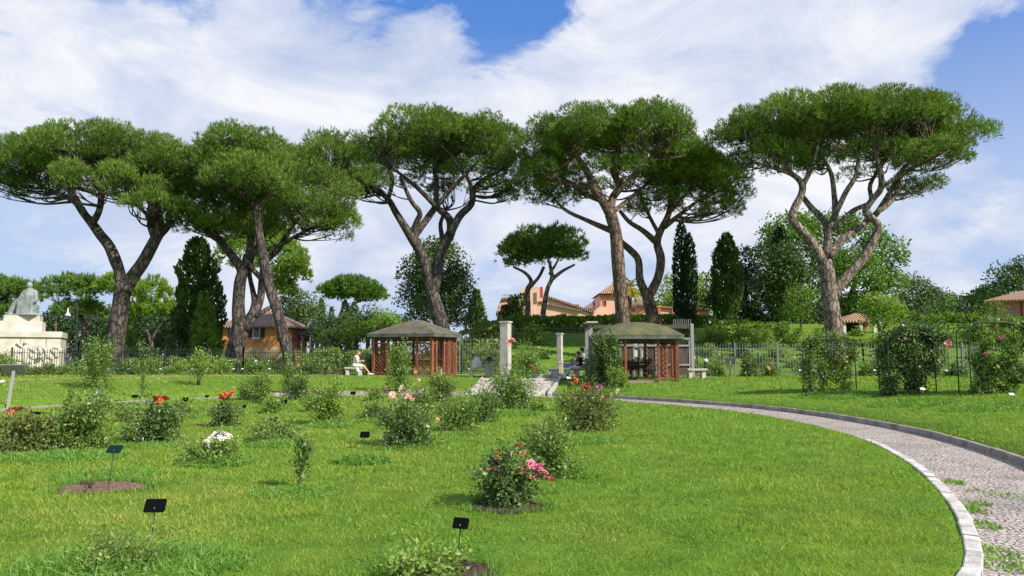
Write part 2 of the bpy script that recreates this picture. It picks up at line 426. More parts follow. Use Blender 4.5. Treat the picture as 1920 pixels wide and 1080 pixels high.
mat('pillar_grey', (.36, .36, .35), .75, .25, 2, .3, 20)
mat('plaster_orange', (.80, .38, .12), .85, 0, .8, .2, 10, dark=(.68, .28, .09))
mat('plaster_cream', (.78, .58, .30), .85, .15, .8)
mat('plaster_pink', (.82, .52, .39), .85, 0, .5, .2, 10, dark=(.74, .43, .31))
mat('plaster_pink_deep', (.58, .22, .15), .85, 0, .5, .2, 10, dark=(.48, .17, .11))
mat('wall_white', (.72, .71, .68), .8, .1)
mat('shutter_brown', (.07, .035, .025), .6, .2, 5)
mat('shutter_green', (.20, .26, .26), .6, .2, 5)
mat('glass_dark', (.03, .035, .04), .12, spec=.8)
mat('lamp_white', (.75, .76, .78), .4)
mat('cloth_white', (.78, .76, .73), .8, .08, 20)
mat('cloth_black', (.012, .012, .014), .85)
mat('cloth_grey', (.50, .51, .53), .85, .1, 10)
mat('skin', (.62, .36, .25), .55)
mat('hair_fair', (.32, .15, .06), .6, .3, 30)
mat('hair_black', (.012, .010, .010), .5)
mat('shoe_white', (.75, .75, .75), .6)
mat('book_grey', (.10, .11, .10), .6)
mat('flag_red', (.45, .06, .05), .8)
mat('purple_flower', (.45, .10, .30), .8, .3)
for nm, c in dict(red=(.80, .085, .035), white=(.80, .78, .70), pink=(.84, .24, .36), blush=(.84, .58, .50), peach=(.85, .34, .22), salmon=(.88, .36, .25), yellow=(.85, .62, .10),
                  orange=(.75, .14, .03), magenta=(.62, .12, .35), deepred=(.42, .03, .03)).items():
    mm = mat('petal_' + nm, c, .6, 0.22, 30)
def tiles(name, c0, c1):
    m = bpy.data.materials.new(name); m.use_nodes = True; q = N(m.node_tree)
    out = q.n('ShaderNodeOutputMaterial'); b = q.n('ShaderNodeBsdfPrincipled'); b.inputs['Roughness'].default_value = .85
    t = q.n('ShaderNodeTexCoord'); v = t.outputs['Object']
    wv = q.n('ShaderNodeTexWave'); wv.inputs['Scale'].default_value = 1.3; wv.bands_direction = 'X'; q.l(v, wv.inputs[0])
    c = q.mix(q.noise(v, 5, 5, .7), c0, c1)
    c = q.mix(q.ramp(wv.outputs['Fac'], [(.1, .75), (.5, 0.0)]), c, (.09, .055, .04)); q.l(c, b.inputs['Base Color'])
    bn = q.n('ShaderNodeBump'); bn.inputs['Distance'].default_value = .08; q.l(wv.outputs['Fac'], bn.inputs['Height']); q.l(bn.outputs[0], b.inputs['Normal'])
    q.l(b.outputs[0], out.inputs[0]); MAT[name] = m
tiles('roof_tiles', (.22, .13, .09), (.42, .29, .21))
tiles('roof_tiles_orange', (.36, .19, .10), (.58, .36, .22))

# ------------------------------------------------------------------ ground sheet (polar round the lawn), path, kerbs
def build_ground():
    nT = 720
    th = np.linspace(-math.pi, math.pi, nT, endpoint=False); ri = _rr(RI, th)
    fr = [0.02, .15, .3, .45, .6, .72, .82, .9, .95, .985, .998]
    rings = [ri * f for f in fr] + [ri + .02, ri + .06, ri + .8, ri + 1.50, ri + 1.60, ri + 1.66]
    s = 1.8
    while s < 70: rings.append(ri + 1.55 + s); s += .45 if s < 9 else (.9 if s < 55 else 2.5)
    while s < 3500: s *= 1.22; rings.append(ri + 1.55 + s)
    Rg = np.array(rings); X = CX + Rg * np.cos(th); Y = CY + Rg * np.sin(th); Z = ground_z(X, Y)
    for i in range(len(fr)): Z[i] = 0
    V = np.stack([X, Y, Z], -1).reshape(-1, 3); nr = len(rings)
    i, j = np.meshgrid(np.arange(nr - 1), np.arange(nT), indexing='ij'); jn = (j + 1) % nT
    q = np.stack([i * nT + j, (i + 1) * nT + j, (i + 1) * nT + jn, i * nT + jn], -1).reshape(-1)
    V = np.r_[V, [[CX, CY, 0]]]
    o = mesh_np('ground', V, q, 4, MAT['lawn_soil'], smooth_=True); tag(o, kind='structure')
    # centre fan
    tri = np.stack([np.full(nT, nr * nT), np.arange(nT), (np.arange(nT) + 1) % nT], -1).reshape(-1)
    c = mesh_np('lawn', V, tri, 3, MAT['lawn_soil']); tag(c, kind='structure')
    def ring(name, r0, r1, z, m_, z2=None):
        a = np.stack([CX + (ri + r0) * np.cos(th), CY + (ri + r0) * np.sin(th), np.full(nT, z)], -1)
        b_ = np.stack([CX + (ri + r1) * np.cos(th), CY + (ri + r1) * np.sin(th), np.full(nT, z if z2 is None else z2)], -1)
        j = np.arange(nT); jn = (j + 1) % nT
        q = np.stack([j, nT + j, nT + jn, jn], -1).reshape(-1)
        return tag(mesh_np(name, np.r_[a, b_], q, 4, m_), kind='structure')
    ring('path', .03, 1.56, -.035, MAT['cobbles'])
    def kerb(name, r0, r1, zb, zt, m_, nseg, lo, hi, gap=.012):
        mb = MB()
        # individual kerb stones of about 0.6 m, slightly uneven
        rng = random.Random(5)
        for s_ in range(nseg):
            t0 = -math.pi + 2 * math.pi * s_ / nseg; t1 = t0 + 2 * math.pi / nseg
            if not (R(lo) < t0 < R(hi)): continue
            t0 += gap / 15; dz = rng.uniform(-.006, .006); dr = rng.uniform(-.006, .006)
            vs = []
            for t in (t0, t1):
                rr = float(_rr(RI, (t + math.pi) % (2 * math.pi) - math.pi))
                for (r_, z_) in ((r0, zb), (r1, zb), (r1, zt - .008), (r1 - .012, zt), (r0 + .012, zt), (r0, zt - .008)):
                    vs.append((CX + (rr + r_ + dr) * math.cos(t), CY + (rr + r_ + dr) * math.sin(t), z_ + (dz if z_ > 0 else 0)))
            fs = [(0, 1, 2, 3, 4, 5), (11, 10, 9, 8, 7, 6)] + [(q_, q_ + 6, (q_ + 1) % 6 + 6, (q_ + 1) % 6) for q_ in range(6)]
            mb.add(vs, fs)
        return tag(mb.build(name, m_), kind='structure')
    kerb('inner_kerb', -.085, .045, -.15, .022, MAT['kerb_stone'], 150, -175, -7)
    kerb('outer_kerb', 1.52, 1.62, -.15, .085, MAT['kerb_grey'], 130, -175, 104)
build_ground()

# ------------------------------------------------------------------ leaf machinery
rs = np.random.RandomState(7)
def unit(v): return v / np.maximum(np.linalg.norm(v, axis=-1, keepdims=True), 1e-9)
def rnd_unit(n): return unit(rs.normal(size=(n, 3)))
def blades(p, d, L, Wd, tint):
    """thin triangles: base p, direction d"""
    n = len(p); side = unit(np.cross(d, rnd_unit(n))) * (Wd[:, None] / 2)
    V = np.stack([p - side, p + side, p + d * L[:, None]], 1).reshape(-1, 3)
    return V, np.arange(3 * n), np.repeat(tint, 3)
def leafq(p, d, L, Wd, tint, nrm=None):
    """folded rhombic leaves"""
    n = len(p); ref = rnd_unit(n) if nrm is None else unit(nrm + rs.normal(size=(n, 3)) * .45)
    side = unit(np.cross(d, ref)); up_ = np.cross(side, d)
    a = p; b = p + d * (L * .45)[:, None] + side * (Wd / 2)[:, None] + up_ * (Wd * .12)[:, None]
    c = p + d * L[:, None]; e = p + d * (L * .45)[:, None] - side * (Wd / 2)[:, None] + up_ * (Wd * .12)[:, None]
    V = np.stack([a, b, c, e], 1).reshape(-1, 3)
    return V, np.arange(4 * n), np.repeat(tint, 4)
def ell_surface(n, c, r, zmin=-1.0):
    u = rnd_unit(int(n * 2.2) + 8); u = u[u[:, 2] > zmin][:n]
    return np.array(c) + u * np.array(r), u

def spline(pts, sub=4):
    """catmull-rom through (x,y,z,r) rows"""
    pts = np.array(pts, float)
    if len(pts) < 3: return pts
    Q = np.vstack([2 * pts[0] - pts[1], pts, 2 * pts[-1] - pts[-2]]); out = []
    for i in range(1, len(Q) - 2):
        for s_ in range(sub):
            t = s_ / sub; p0, p1, p2, p3 = Q[i - 1], Q[i], Q[i + 1], Q[i + 2]
            out.append(.5 * (2 * p1 + (p2 - p0) * t + (2 * p0 - 5 * p1 + 4 * p2 - p3) * t * t + (3 * p1 - p0 - 3 * p2 + p3) * t ** 3))
    out.append(pts[-1]); return np.array(out)

def needle_clumps(centers, radii, per, L0, W0, mat_, parent, name='crown', ntuft=6, tb=None):
    """tufts of needles over many little domed clumps"""
    Ps, Ds, Ls, Ws, Ts = [], [], [], [], []
    for ci, (c, r) in enumerate(zip(centers, radii)):
        n = max(4, int(per * r[0] * r[1]))
        base, u = ell_surface(n, c, r, -.45)
        inn = rs.uniform(.62, 1.0, size=(len(base), 1)); base = c + (base - c) * inn
        tone = rs.uniform(.0, .35)
        for q in range(ntuft):
            d = unit(u * 1.0 + np.array([0, 0, .75]) + rs.normal(size=u.shape) * .55)
            Ps.append(base + rs.normal(size=base.shape) * .05); Ds.append(d)
            Ls.append(L0 * rs.uniform(.7, 1.3, len(base))); Ws.append(np.full(len(base), W0) * rs.uniform(.7, 1.3, len(base)))
            Ts.append(np.clip(tone + rs.uniform(0, .75, len(base)), 0, 1))
    V, I, T = blades(np.concatenate(Ps), np.concatenate(Ds), np.concatenate(Ls), np.concatenate(Ws), np.concatenate(Ts))
    return mesh_np(name, V, I, 3, mat_, parent, T)

def wood(limbs, parent, matn, name='trunk', n=10):
    mb = MB()
    for L in limbs:
        q = spline(L, 4); mb.tube([p[:3] for p in q], [max(.012, p[3]) for p in q], n if q[0][3] > .12 else 5)
    return mb.build(name, MAT[matn], parent)

def stone_pine(label, D, base_px, limbs, lobes, barkm='bark_grey_shaded', dens=1.0, seed=1, leafm='needles', group='umbrella pines behind the iron fence'):
    """limbs: [(dy_end, [(px,py,r_px)...])...], lobes: [(px,py,rx,ry,dy,dens)]"""
    rng = random.Random(seed); m = mpp(D)
    b = at(base_px, D); root = empty('umbrella_pine', b, label, 'pine tree', group)
    Ls = []
    for li, (dy, pts) in enumerate(limbs):
        row = []
        for i, (px, py, r) in enumerate(pts):
            t = i / max(1, len(pts) - 1); Dd = D + (dy if dy > 0 else dy * .35) * (t ** 1.3)
            if li > 0 and i == 0: Dd = D
            p = P(px, py, Dd); row.append((p.x, p.y, p.z, r * m * .82))
        if li == 0:
            p = row[0]; row.insert(0, (p[0] - .02, p[1], min(b.z, p[2]) - .4, p[3] * 1.12))
        Ls.append(row)
    skel = np.concatenate([spline(L, 4) for L in Ls[1:]] + [spline(Ls[0], 4)[-3:]])
    C, Rr = [], []
    for (px, py, rx, ry, dy, ds) in lobes:
        c = P(px, py + 15, D + dy); rxm = rx * m * .97; rym = ry * m * .90; rd = max(rxm * 1.15, 2.2)
        area = 4 * rxm * rd
        ncl = max(6, int(area * .60 * ds * dens) + 6)
        u = rnd_unit(ncl * 4); u = u[u[:, 2] > -.6][:ncl]
        cen = np.array(c) + u * np.array([rxm, rd, rym]) * rs.uniform(.72, .93, (len(u), 1))
        for q in cen:
            rr = rng.uniform(.8, 1.45) * (1.0 if ds > .6 else .72)
            C.append(q); Rr.append(np.array([rr, rr, rr * rng.uniform(.62, .8)]))
    C = np.array(C)
    # thin branches feeding each clump
    sub = []
    for q, r in zip(C, Rr):
        dd = np.linalg.norm(skel[:, :3] - q, axis=1) + np.maximum(0, skel[:, 2] - q[2] + .6) * 4
        s_ = skel[np.argmin(dd)]; ln = np.linalg.norm(q - s_[:3])
        if ln > 9: continue
        mid = (s_[:3] * .5 + q * .5) + np.array([rng.uniform(-.4, .4), rng.uniform(-.4, .4), -ln * .10])
        r0 = min(s_[3] * .6, .035 + .013 * ln)
        sub.append([(*s_[:3], r0), (*mid, r0 * .62), (*q, .015)])
        for _ in range(2):
            e = q + np.array([rng.uniform(-1, 1), rng.uniform(-1, 1), rng.uniform(-.1, .6)]) * r[0] * .9
            sub.append([(*mid, r0 * .5), (*((mid + e) / 2 + [0, 0, -.1]), r0 * .35), (*e, .012)])
    wood(Ls, root, barkm, 'trunk', 14); wood(sub, root, barkm, 'branches', 5)
    needle_clumps(C, Rr, 105, .215, .050, MAT[leafm], root, ntuft=6)
    return root

# ------------------------------------------------------------------ the six big umbrella pines and the leaning one
stone_pine('leftmost big umbrella pine with shade darkened trunk forked in a wide V beside the monument', 46, 212,
  [(0, [(212,690,21),(216,650,20),(222,600,19),(228,560,18),(231,532,18)]),
   (1, [(231,545,16),(224,510,12),(217,490,13),(205,462,12),(188,440,11),(172,418,10),(155,398,8),(140,378,7),(112,364,5),(70,345,3)]),
   (-2, [(172,420,9),(186,395,7),(190,360,7),(186,310,4)]),
   (2, [(160,400,6),(130,350,5),(100,300,3)]),
   (0, [(233,545,17),(248,520,15),(268,492,14),(288,455,13),(300,430,11),(296,395,9),(290,350,7),(284,300,4)]),
   (-3, [(292,450,9),(282,420,8),(286,395,7),(268,345,5),(240,310,3)]),
   (3, [(300,440,9),(316,420,8),(318,385,7),(332,340,5),(345,300,3)]),
   (-2, [(300,430,6),(265,392,4),(225,365,3)])],
  [(52,290,50,42,0,1),(150,268,82,46,-1,1),(245,270,85,46,1,1),(325,300,62,58,0,1),(150,300,85,38,5,.8),(290,330,70,40,4,.8),(25,335,24,26,1,.7),(290,372,58,18,-2,.6),(200,330,90,24,-3,.55),(95,335,55,22,2,.6)], seed=1)
stone_pine('umbrella pine of two crossing stems in front of the orange house, second from left', 48, 440,
  [(0, [(436,700,21),(441,660,20),(448,630,19),(452,612,18)]),
   (-1, [(450,620,17),(447,575,14),(450,530,13),(454,508,12),(440,486,10),(425,468,9),(404,442,8),(375,425,6),(345,405,4)]),
   (1, [(455,512,10),(466,480,9),(470,445,8),(462,412,7),(442,372,5),(425,330,3)]),
   (2, [(456,618,14),(474,590,12),(488,560,9),(492,520,8),(498,490,8),(520,470,7),(535,445,6),(552,420,4),(580,395,3)]),
   (-1, [(492,525,6),(470,500,6),(460,480,6),(485,470,6),(520,462,5),(560,440,4),(610,415,3)]),
   (3, [(472,592,9),(478,568,8),(474,545,6),(468,510,5),(478,470,5),(500,430,4),(520,380,3)]),
   (2, [(478,592,6),(500,580,5),(512,570,5),(504,545,4),(498,525,3)]),
   (-2, [(404,442,6),(412,405,5),(400,370,4),(390,330,2)])],
  [(375,335,55,55,0,1),(455,380,95,42,3,.9),(590,360,68,60,-1,1),(545,310,58,56,2,1),(400,405,68,26,-1,.7),(520,420,70,20,2,.5),(620,405,42,36,0,.8),(480,300,80,50,6,1)], seed=2)
stone_pine('slender leaning umbrella pine with a straight bare stem crossing the orange house roof', 45, 542,
  [(0, [(546,700,15),(541,665,14),(532,630,13),(520,582,12),(506,540,12),(494,485,11),(484,425,9),(478,375,8)]),
   (-1, [(478,380,7),(474,340,6),(462,300,4)]), (1, [(479,372,5),(500,340,4),(515,300,3)]), (0, [(480,390,5),(440,340,4),(420,300,3)])],
  [(450,275,66,44,-1,1.15),(425,300,45,40,0,1),(500,290,46,44,1,1),(465,325,62,26,-2,.9)], 'bark_grey_shaded', seed=3)
stone_pine('umbrella pine with a twice forked trunk directly behind the left gazebo', 52, 830,
  [(0, [(832,640,19),(826,605,18),(816,570,16),(809,545,15)]),
   (0, [(809,550,13),(800,505,13),(787,470,12),(773,446,12),(757,422,9),(742,398,8),(728,374,7),(702,352,5),(665,335,4),(625,318,2)]),
   (2, [(774,448,9),(790,425,8),(806,403,8),(816,385,7),(818,345,6),(812,300,4)]),
   (-3, [(771,440,7),(782,415,7),(787,398,6),(770,375,5),(750,330,4)]),
   (1, [(812,548,13),(819,515,13),(824,480,12),(838,450,12),(846,432,11),(842,410,9),(827,396,8),(818,388,7)]),
   (2, [(843,440,10),(862,405,9),(884,382,8),(890,352,6),(920,328,4),(958,312,2)]),
   (-2, [(886,378,6),(880,340,5),(850,300,4),(835,270,3)]),
   (3, [(824,482,7),(829,450,6),(826,420,5),(835,395,4)]),
   (-2, [(728,374,5),(735,335,5),(720,290,3)]),
   (-1, [(818,388,6),(850,350,5),(900,300,3)]), (1, [(818,388,6),(780,350,5),(730,310,3)])],
  [(630,282,56,42,0,1),(690,285,50,48,2,1),(800,243,95,44,0,1.1),(895,250,74,42,1,1.1),(945,290,36,48,0,1),(800,270,110,45,6,.8),(690,335,60,24,-1,.6),(850,325,95,28,3,.5),(640,330,45,24,1,.7),(950,340,32,24,1,.6)], 'bark_grey_shaded', seed=4)
stone_pine('umbrella pine with a tall single reddish trunk rising behind the right gazebo', 50, 1166,
  [(0, [(1170,640,18),(1167,590,16),(1162,530,15),(1158,480,15),(1154,435,14),(1145,402,14)]),
   (-3, [(1146,405,12),(1130,376,11),(1112,352,9),(1103,325,8),(1083,295,6),(1060,265,3)]),
   (1, [(1143,398,11),(1150,368,9),(1162,350,8),(1150,320,8),(1158,285,6),(1152,250,3)]),
   (2, [(1154,435,8),(1135,428,7),(1098,412,5),(1058,392,4),(1025,355,2)]),
   (-2, [(1150,372,6),(1185,330,5),(1225,290,3)]), (3, [(1130,378,6),(1090,360,5),(1040,320,3)]),
   (4, [(1146,400,6),(1190,365,5),(1240,320,3)]), (-3, [(1112,352,6),(1060,345,4),(1010,310,3)])],
  [(1030,258,52,48,0,1),(1110,235,85,46,-1,1.1),(1205,235,84,46,0,1.1),(1270,270,45,56,1,1),(1120,265,120,50,6,.8),(1015,320,34,36,0,.8),(1140,320,110,28,2,.45),(1035,350,45,28,2,.55),(1220,310,80,32,3,.6)], 'bark_red', seed=5)
stone_pine('umbrella pine with a forked trunk immediately right of the tall single trunk', 54, 1226,
  [(0, [(1230,640,17),(1226,605,15),(1219,575,14),(1214,552,13)]),
   (-1, [(1213,556,11),(1200,525,9),(1197,488,8),(1183,470,8),(1166,455,7),(1150,435,4)]),
   (1, [(1217,554,11),(1234,520,10),(1239,485,10),(1232,455,9),(1240,430,8),(1254,400,7),(1262,355,5),(1270,320,3)]),
   (-2, [(1228,452,8),(1205,432,6),(1180,416,5),(1162,395,4)]),
   (2, [(1246,425,7),(1278,400,5),(1320,368,4),(1365,338,2)]), (-2, [(1254,400,5),(1290,360,4),(1330,320,3)]),
   (3, [(1236,440,5),(1215,400,4),(1200,360,3)])],
  [(1320,320,62,42,0,1),(1355,335,42,40,2,.9),(1275,335,60,36,3,.8),(1240,365,60,28,0,.5),(1345,380,42,22,1,.6),(1290,300,60,40,-1,1)], 'bark_red', seed=6)
stone_pine('rightmost and largest umbrella pine with pale trunk and winding open limbs', 48, 1564,
  [(0, [(1566,660,22),(1563,610,19),(1556,560,18),(1551,515,17),(1545,488,16)]),
   (0, [(1545,495,12),(1524,458,12),(1502,432,11),(1486,412,10),(1490,390,9),(1502,366,8),(1504,346,8),(1490,330,6),(1462,318,5),(1415,305,4),(1378,290,2)]),
   (-2, [(1504,350,6),(1518,322,6),(1530,290,4),(1535,250,3)]),
   (2, [(1548,485,9),(1552,440,9),(1545,415,8),(1520,388,7),(1506,370,6)]),
   (1, [(1550,480,10),(1556,430,8),(1566,400,8),(1564,365,6),(1558,325,5),(1540,290,3)]),
   (-1, [(1562,412,6),(1585,362,6),(1605,328,5),(1610,280,3)]),
   (2, [(1552,482,11),(1582,448,9),(1612,425,8),(1642,402,7),(1662,372,6),(1690,330,5),(1740,300,4),(1800,272,2)]),
   (-2, [(1560,555,13),(1582,526,12),(1612,492,11),(1636,456,10),(1646,425,9),(1638,412,8),(1623,396,8),(1636,374,7),(1652,352,7),(1650,318,6),(1640,280,4)]),
   (1, [(1642,400,6),(1668,380,6),(1686,350,5),(1684,330,5),(1720,290,4),(1770,260,2)]),
   (3, [(1560,430,6),(1600,395,6),(1632,378,5),(1632,345,5),(1660,300,3)]),
   (-3, [(1652,352,5),(1700,320,4),(1750,290,3)]), (-3, [(1490,330,5),(1450,290,4),(1400,260,3)])],
  [(1388,240,50,46,0,1),(1455,215,72,42,-1,1.1),(1560,210,92,44,0,1.1),(1665,208,88,40,0,1.1),(1738,215,60,42,1,1.1),(1788,248,42,40,0,1),(1600,240,190,46,7,.75),(1435,280,70,22,1,.7),(1600,285,120,24,2,.4),(1745,280,75,24,-1,.6),(1710,335,34,14,1,.4)], 'bark_pale', seed=8)
# ------------------------------------------------------------------ generic background trees and hedges
def leaf_crown(lobes, D, parent, leafm, lsize=.22, dens=1.0, clump=(.7, 1.3), zmin=-.55, per=44, name='crown', upw=.35):
    m = mpp(D); Ps, Ds, Ts, Ns = [], [], [], []
    for (px, py, rx, ry, dy) in lobes:
        c = np.array(P(px, py, D + dy)); r3 = np.array([rx * m, max(1.2, rx * m * .9), ry * m])
        area = 4 * math.pi * ((r3[0] * r3[1]) ** 1.6 / 3 + (r3[0] * r3[2]) ** 1.6 / 3 + (r3[1] * r3[2]) ** 1.6 / 3) ** (1 / 1.6)
        cs = .5 * (clump[0] + clump[1]); ncl = max(8, int(area / (cs * cs) * .8 * dens))
        cen, u = ell_surface(ncl, c, r3 * .86, zmin); cen = c + (cen - c) * rs.uniform(.75, 1.05, (len(cen), 1))
        for q, uu in zip(cen, u):
            rr = rs.uniform(*clump); n = int(per * rr * rr / (lsize / .22) ** 2 * 1.0) + 4
            b, v = ell_surface(n, q, (rr, rr, rr * .8), -.6); b = q + (b - q) * rs.uniform(.55, 1.0, (len(b), 1))
            tone = rs.uniform(0, .4)
            Ps.append(b); Ds.append(unit(v * .5 + rs.normal(size=v.shape) * .7 + [0, 0, upw])); Ns.append(unit(v + uu)); Ts.append(np.clip(tone + rs.uniform(0, .65, len(b)), 0, 1))
    p = np.concatenate(Ps); n = len(p)
    V, I, T = leafq(p, np.concatenate(Ds), lsize * rs.uniform(.7, 1.4, n), lsize * .75 * rs.uniform(.7, 1.3, n), np.concatenate(Ts), np.concatenate(Ns))
    return mesh_np(name, V, I, 4, MAT[leafm], parent, T)
def simple_trunk(parent, D, base, pts, matn='bark_grey_shaded'):
    """pts [(px,py,rpx)...] starting near the base; list of limbs"""
    m = mpp(D); Ls = []
    for i, L in enumerate(pts):
        row = [(*P(px, py, D), r * m) for px, py, r in L]
        if i == 0: row.insert(0, (row[0][0], row[0][1], min(base.z, row[0][2]) - .3, row[0][3] * 1.2))
        Ls.append(row)
    return wood(Ls, parent, matn, 'trunk', 8)
def broad_tree(name, label, cat, px, D, lobes, leafm, trunk=None, lsize=.22, dens=1.0, clump=(.7, 1.3), barkm='bark_grey_shaded', group=None, zmin=-.55, per=44):
    b = at(px, D); root = empty(name, b, label, cat, group)
    if trunk is None:
        cy = max(l[1] + l[3] * .6 for l in lobes[:1]); trunk = [[(px, cy + 25, 4), (lobes[0][0], cy - 15, 3), (lobes[0][0], lobes[0][1], 1.5)]]
    simple_trunk(root, D, b, trunk, barkm)
    leaf_crown(lobes, D, root, leafm, lsize, dens, clump, zmin, per)
    return root
def cypress(label, px, D, top, hw, leafm='cypress_leaf', base_py=None, lean=0, prof='spindle', group='cypresses', dens=1.0, name='cypress', cat='cypress tree', lump=.12):
    b = at(px, D); root = empty(name, b, label, cat, group); m = mpp(D)
    t = P(px + lean, top, D); H = t.z - b.z; Wm = hw * m
    n = int(H * Wm * 260 * dens / (D / 50) ** .8)
    h = rs.beta(1.25, 1.35, n); a = rs.uniform(0, 2 * math.pi, n)
    if prof == 'spindle': rad = np.power(np.sin(np.pi * np.clip(h * .80 + .16, 0, 1)), .75) * np.where(h > .9, np.sqrt(np.clip((1 - h) / .1, 0, 1)), 1)
    elif prof == 'cone': rad = (1 - h) ** .7 * np.clip(h * 9 + .35, 0, 1)
    else: rad = np.power(np.clip(1 - h ** 2.2, 0, 1), .5) * np.clip(h * 6 + .45, 0, 1)
    ph = rs.uniform(0, 6.28, 4)
    lm = 1 + lump * (np.sin(a * 3 + h * 9 + ph[0]) + np.sin(a * 5 - h * 14 + ph[1]) * .8 + np.sin(h * 31 + a * 2 + ph[2]) * .7)
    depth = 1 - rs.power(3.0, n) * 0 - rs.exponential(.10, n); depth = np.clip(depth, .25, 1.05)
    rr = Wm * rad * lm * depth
    x = b.x + (t.x - b.x) * h + rr * np.cos(a); y = b.y + rr * np.sin(a); z = b.z + .15 + h * (H - .3)
    p = np.stack([x, y, z], -1); d = unit(np.stack([np.cos(a) * .45, np.sin(a) * .45, np.full(n, 1.0)], -1) + rs.normal(size=(n, 3)) * .28)
    nr = np.stack([np.cos(a), np.sin(a), np.full(n, .25)], -1)
    L = (.26 + .18 * rs.rand(n)) * (D / 50) ** .5 * (1.0 if Wm > 1 else .8)
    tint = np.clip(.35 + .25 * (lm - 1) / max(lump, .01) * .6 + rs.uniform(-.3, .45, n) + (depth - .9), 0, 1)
    V, I, T = leafq(p, d, L, L * .5, tint, nr)
    mesh_np('crown', V, I, 4, MAT[leafm], root, T)
    mb = MB(); mb.tube([(b.x, b.y, b.z - .3), (b.x, b.y, b.z + H * .3), (b.x + (t.x - b.x) * .9, b.y, b.z + H * .9)], [Wm * .22 + .05, Wm * .16 + .04, .03], 8)
    mb.build('trunk', MAT['bark_grey_shaded'], root)
    return root
def hedge(name, label, cat, path, wid, h, leafm, lsize=.14, dens=1.0, group=None, lump=.1):
    """path [(x,y)...]; height h above ground (number or list)"""
    path = [Vector(p) for p in path]; c = path[0]; root = empty(name, (c.x, c.y, gz(c.x, c.y)), label, cat, group)
    Ps, Ds, Ns = [], [], []; mb = MB()
    for i in range(len(path) - 1):
        a, b = path[i], path[i + 1]; Ln = (b - a).length; d = (b - a) / Ln; nn = Vector((-d.y, d.x))
        area = Ln * (2 * h + wid); n = int(area * 110 * dens * (.14 / lsize) ** 2)
        t = rs.rand(n) * Ln; s_ = rs.rand(n) * (2 * h + wid)
        off = np.where(s_ < h, -wid / 2, np.where(s_ > h + wid, wid / 2, s_ - h - wid / 2))
        z = np.where(s_ < h, s_, np.where(s_ > h + wid, 2 * h + wid - s_, h))
        bump_ = lump * (np.sin(t * 2.1 + z * 3) + np.sin(t * 5.3 + 1.7) * .7 + rs.normal(size=n) * .5)
        off = off * (1 + bump_ * .7); z = z * (1 + bump_ * .5)
        x = a.x + d.x * t + nn.x * off; y = a.y + d.y * t + nn.y * off
        nx = np.where(np.abs(off) > wid * .45, np.sign(off), 0)
        Ps.append(np.stack([x, y, ground_z(x, y) + np.maximum(z, .02)], -1))
        nv = unit(np.stack([nn.x * nx, nn.y * nx, np.where(z > h * .9, 1.0, .2)], -1)); Ns.append(nv); Ds.append(unit(nv * .5 + rs.normal(size=nv.shape) * .7 + [0, 0, .3]))
    p = np.concatenate(Ps); n = len(p)
    V, I, T = leafq(p, np.concatenate(Ds), lsize * rs.uniform(.7, 1.4, n), lsize * .8 * rs.uniform(.7, 1.3, n), rs.rand(n), np.concatenate(Ns))
    mesh_np('foliage', V, I, 4, MAT[leafm], root, T)
    return root
def far_pine(label, px, D, top, hw, ry, trunk_limbs, lobes=None, leafm='needles_far', barkm='bark_grey_shaded', group='umbrella pines far behind the fence', per=30):
    b = at(px, D); root = empty('umbrella_pine', b, label, 'pine tree', group)
    simple_trunk(root, D, b, trunk_limbs, barkm); m = mpp(D)
    lobes = lobes or [(px, top + ry, hw, ry, 0)]
    C, Rr = [], []
    for (x, y, rx, r_, dy) in lobes:
        c = np.array(P(x, y, D + dy)); u = rnd_unit(int(rx * m * rx * m * 3.2) * 2 + 30); u = u[u[:, 2] > -.3]; u = u[:len(u) // 2 + 6]
        for q in c + u * np.array([rx * m, rx * m, r_ * m]) * .86: C.append(q); Rr.append(np.array([1, 1, .75]) * rs.uniform(.7, 1.2) * max(.8, m * 16))
    needle_clumps(C, Rr, per * 1.6 * (50 / D), .32 * (D / 55) ** .7, .07 * (D / 50), MAT[leafm], root, ntuft=6)
    return root

# far left
far_pine('far pine with bright flat crown behind the bronze statue, at the left edge', 10, 84, 520, 70, 28, [[(15,660,5),(20,620,5),(10,580,3)]], [(-10,552,60,32,0),(40,556,35,26,0),(5,585,50,18,0)])
far_pine('far pine with rounded crown right behind the white hanging lamp', 150, 80, 515, 55, 30, [[(165,680,6),(163,640,6),(150,590,4),(125,560,3)],[(160,620,4),(180,585,3)]], [(128,548,46,30,0),(168,552,40,32,0),(145,585,40,18,0)])
far_pine('far pine seen through the fork of the leftmost big pine', 262, 76, 520, 65, 30, [[(285,680,4),(283,640,4),(268,610,3),(255,590,2)],[(283,640,3),(300,610,2),(318,595,2)]], [(225,545,42,26,2),(268,552,48,32,0),(290,585,38,22,0)], 'needles_bright')
far_pine('bright green pine crown glowing between the trunks above the orange house', 500, 82, 440, 80, 50, [[(520,610,5),(515,560,5),(500,520,4)]], [(450,485,50,38,0),(520,490,52,40,-2),(545,520,32,26,0),(500,455,50,22,3),(525,545,24,20,0)], 'needles_bright')
far_pine('small distant umbrella pine with a perfect dome crown, alone in the left sky', 660, 105, 520, 62, 25, [[(656,610,4),(652,580,3),(648,565,3)],[(654,585,3),(668,568,2),(690,560,1)]], [(662,548,50,24,0),(690,556,32,18,0),(632,552,32,16,0)])
far_pine('slim far umbrella pine with two curved trunks in front of the pink buildings', 1000, 64, 432, 60, 45, [[(990,610,5),(990,575,5),(989,545,5),(996,528,4),(985,512,3),(962,500,2)],[(992,540,4),(1010,520,3),(1020,500,3)]], [(968,478,30,32,0),(1005,455,46,26,0),(990,490,35,22,1),(985,465,30,22,2)], 'needles', 'bark_pale')
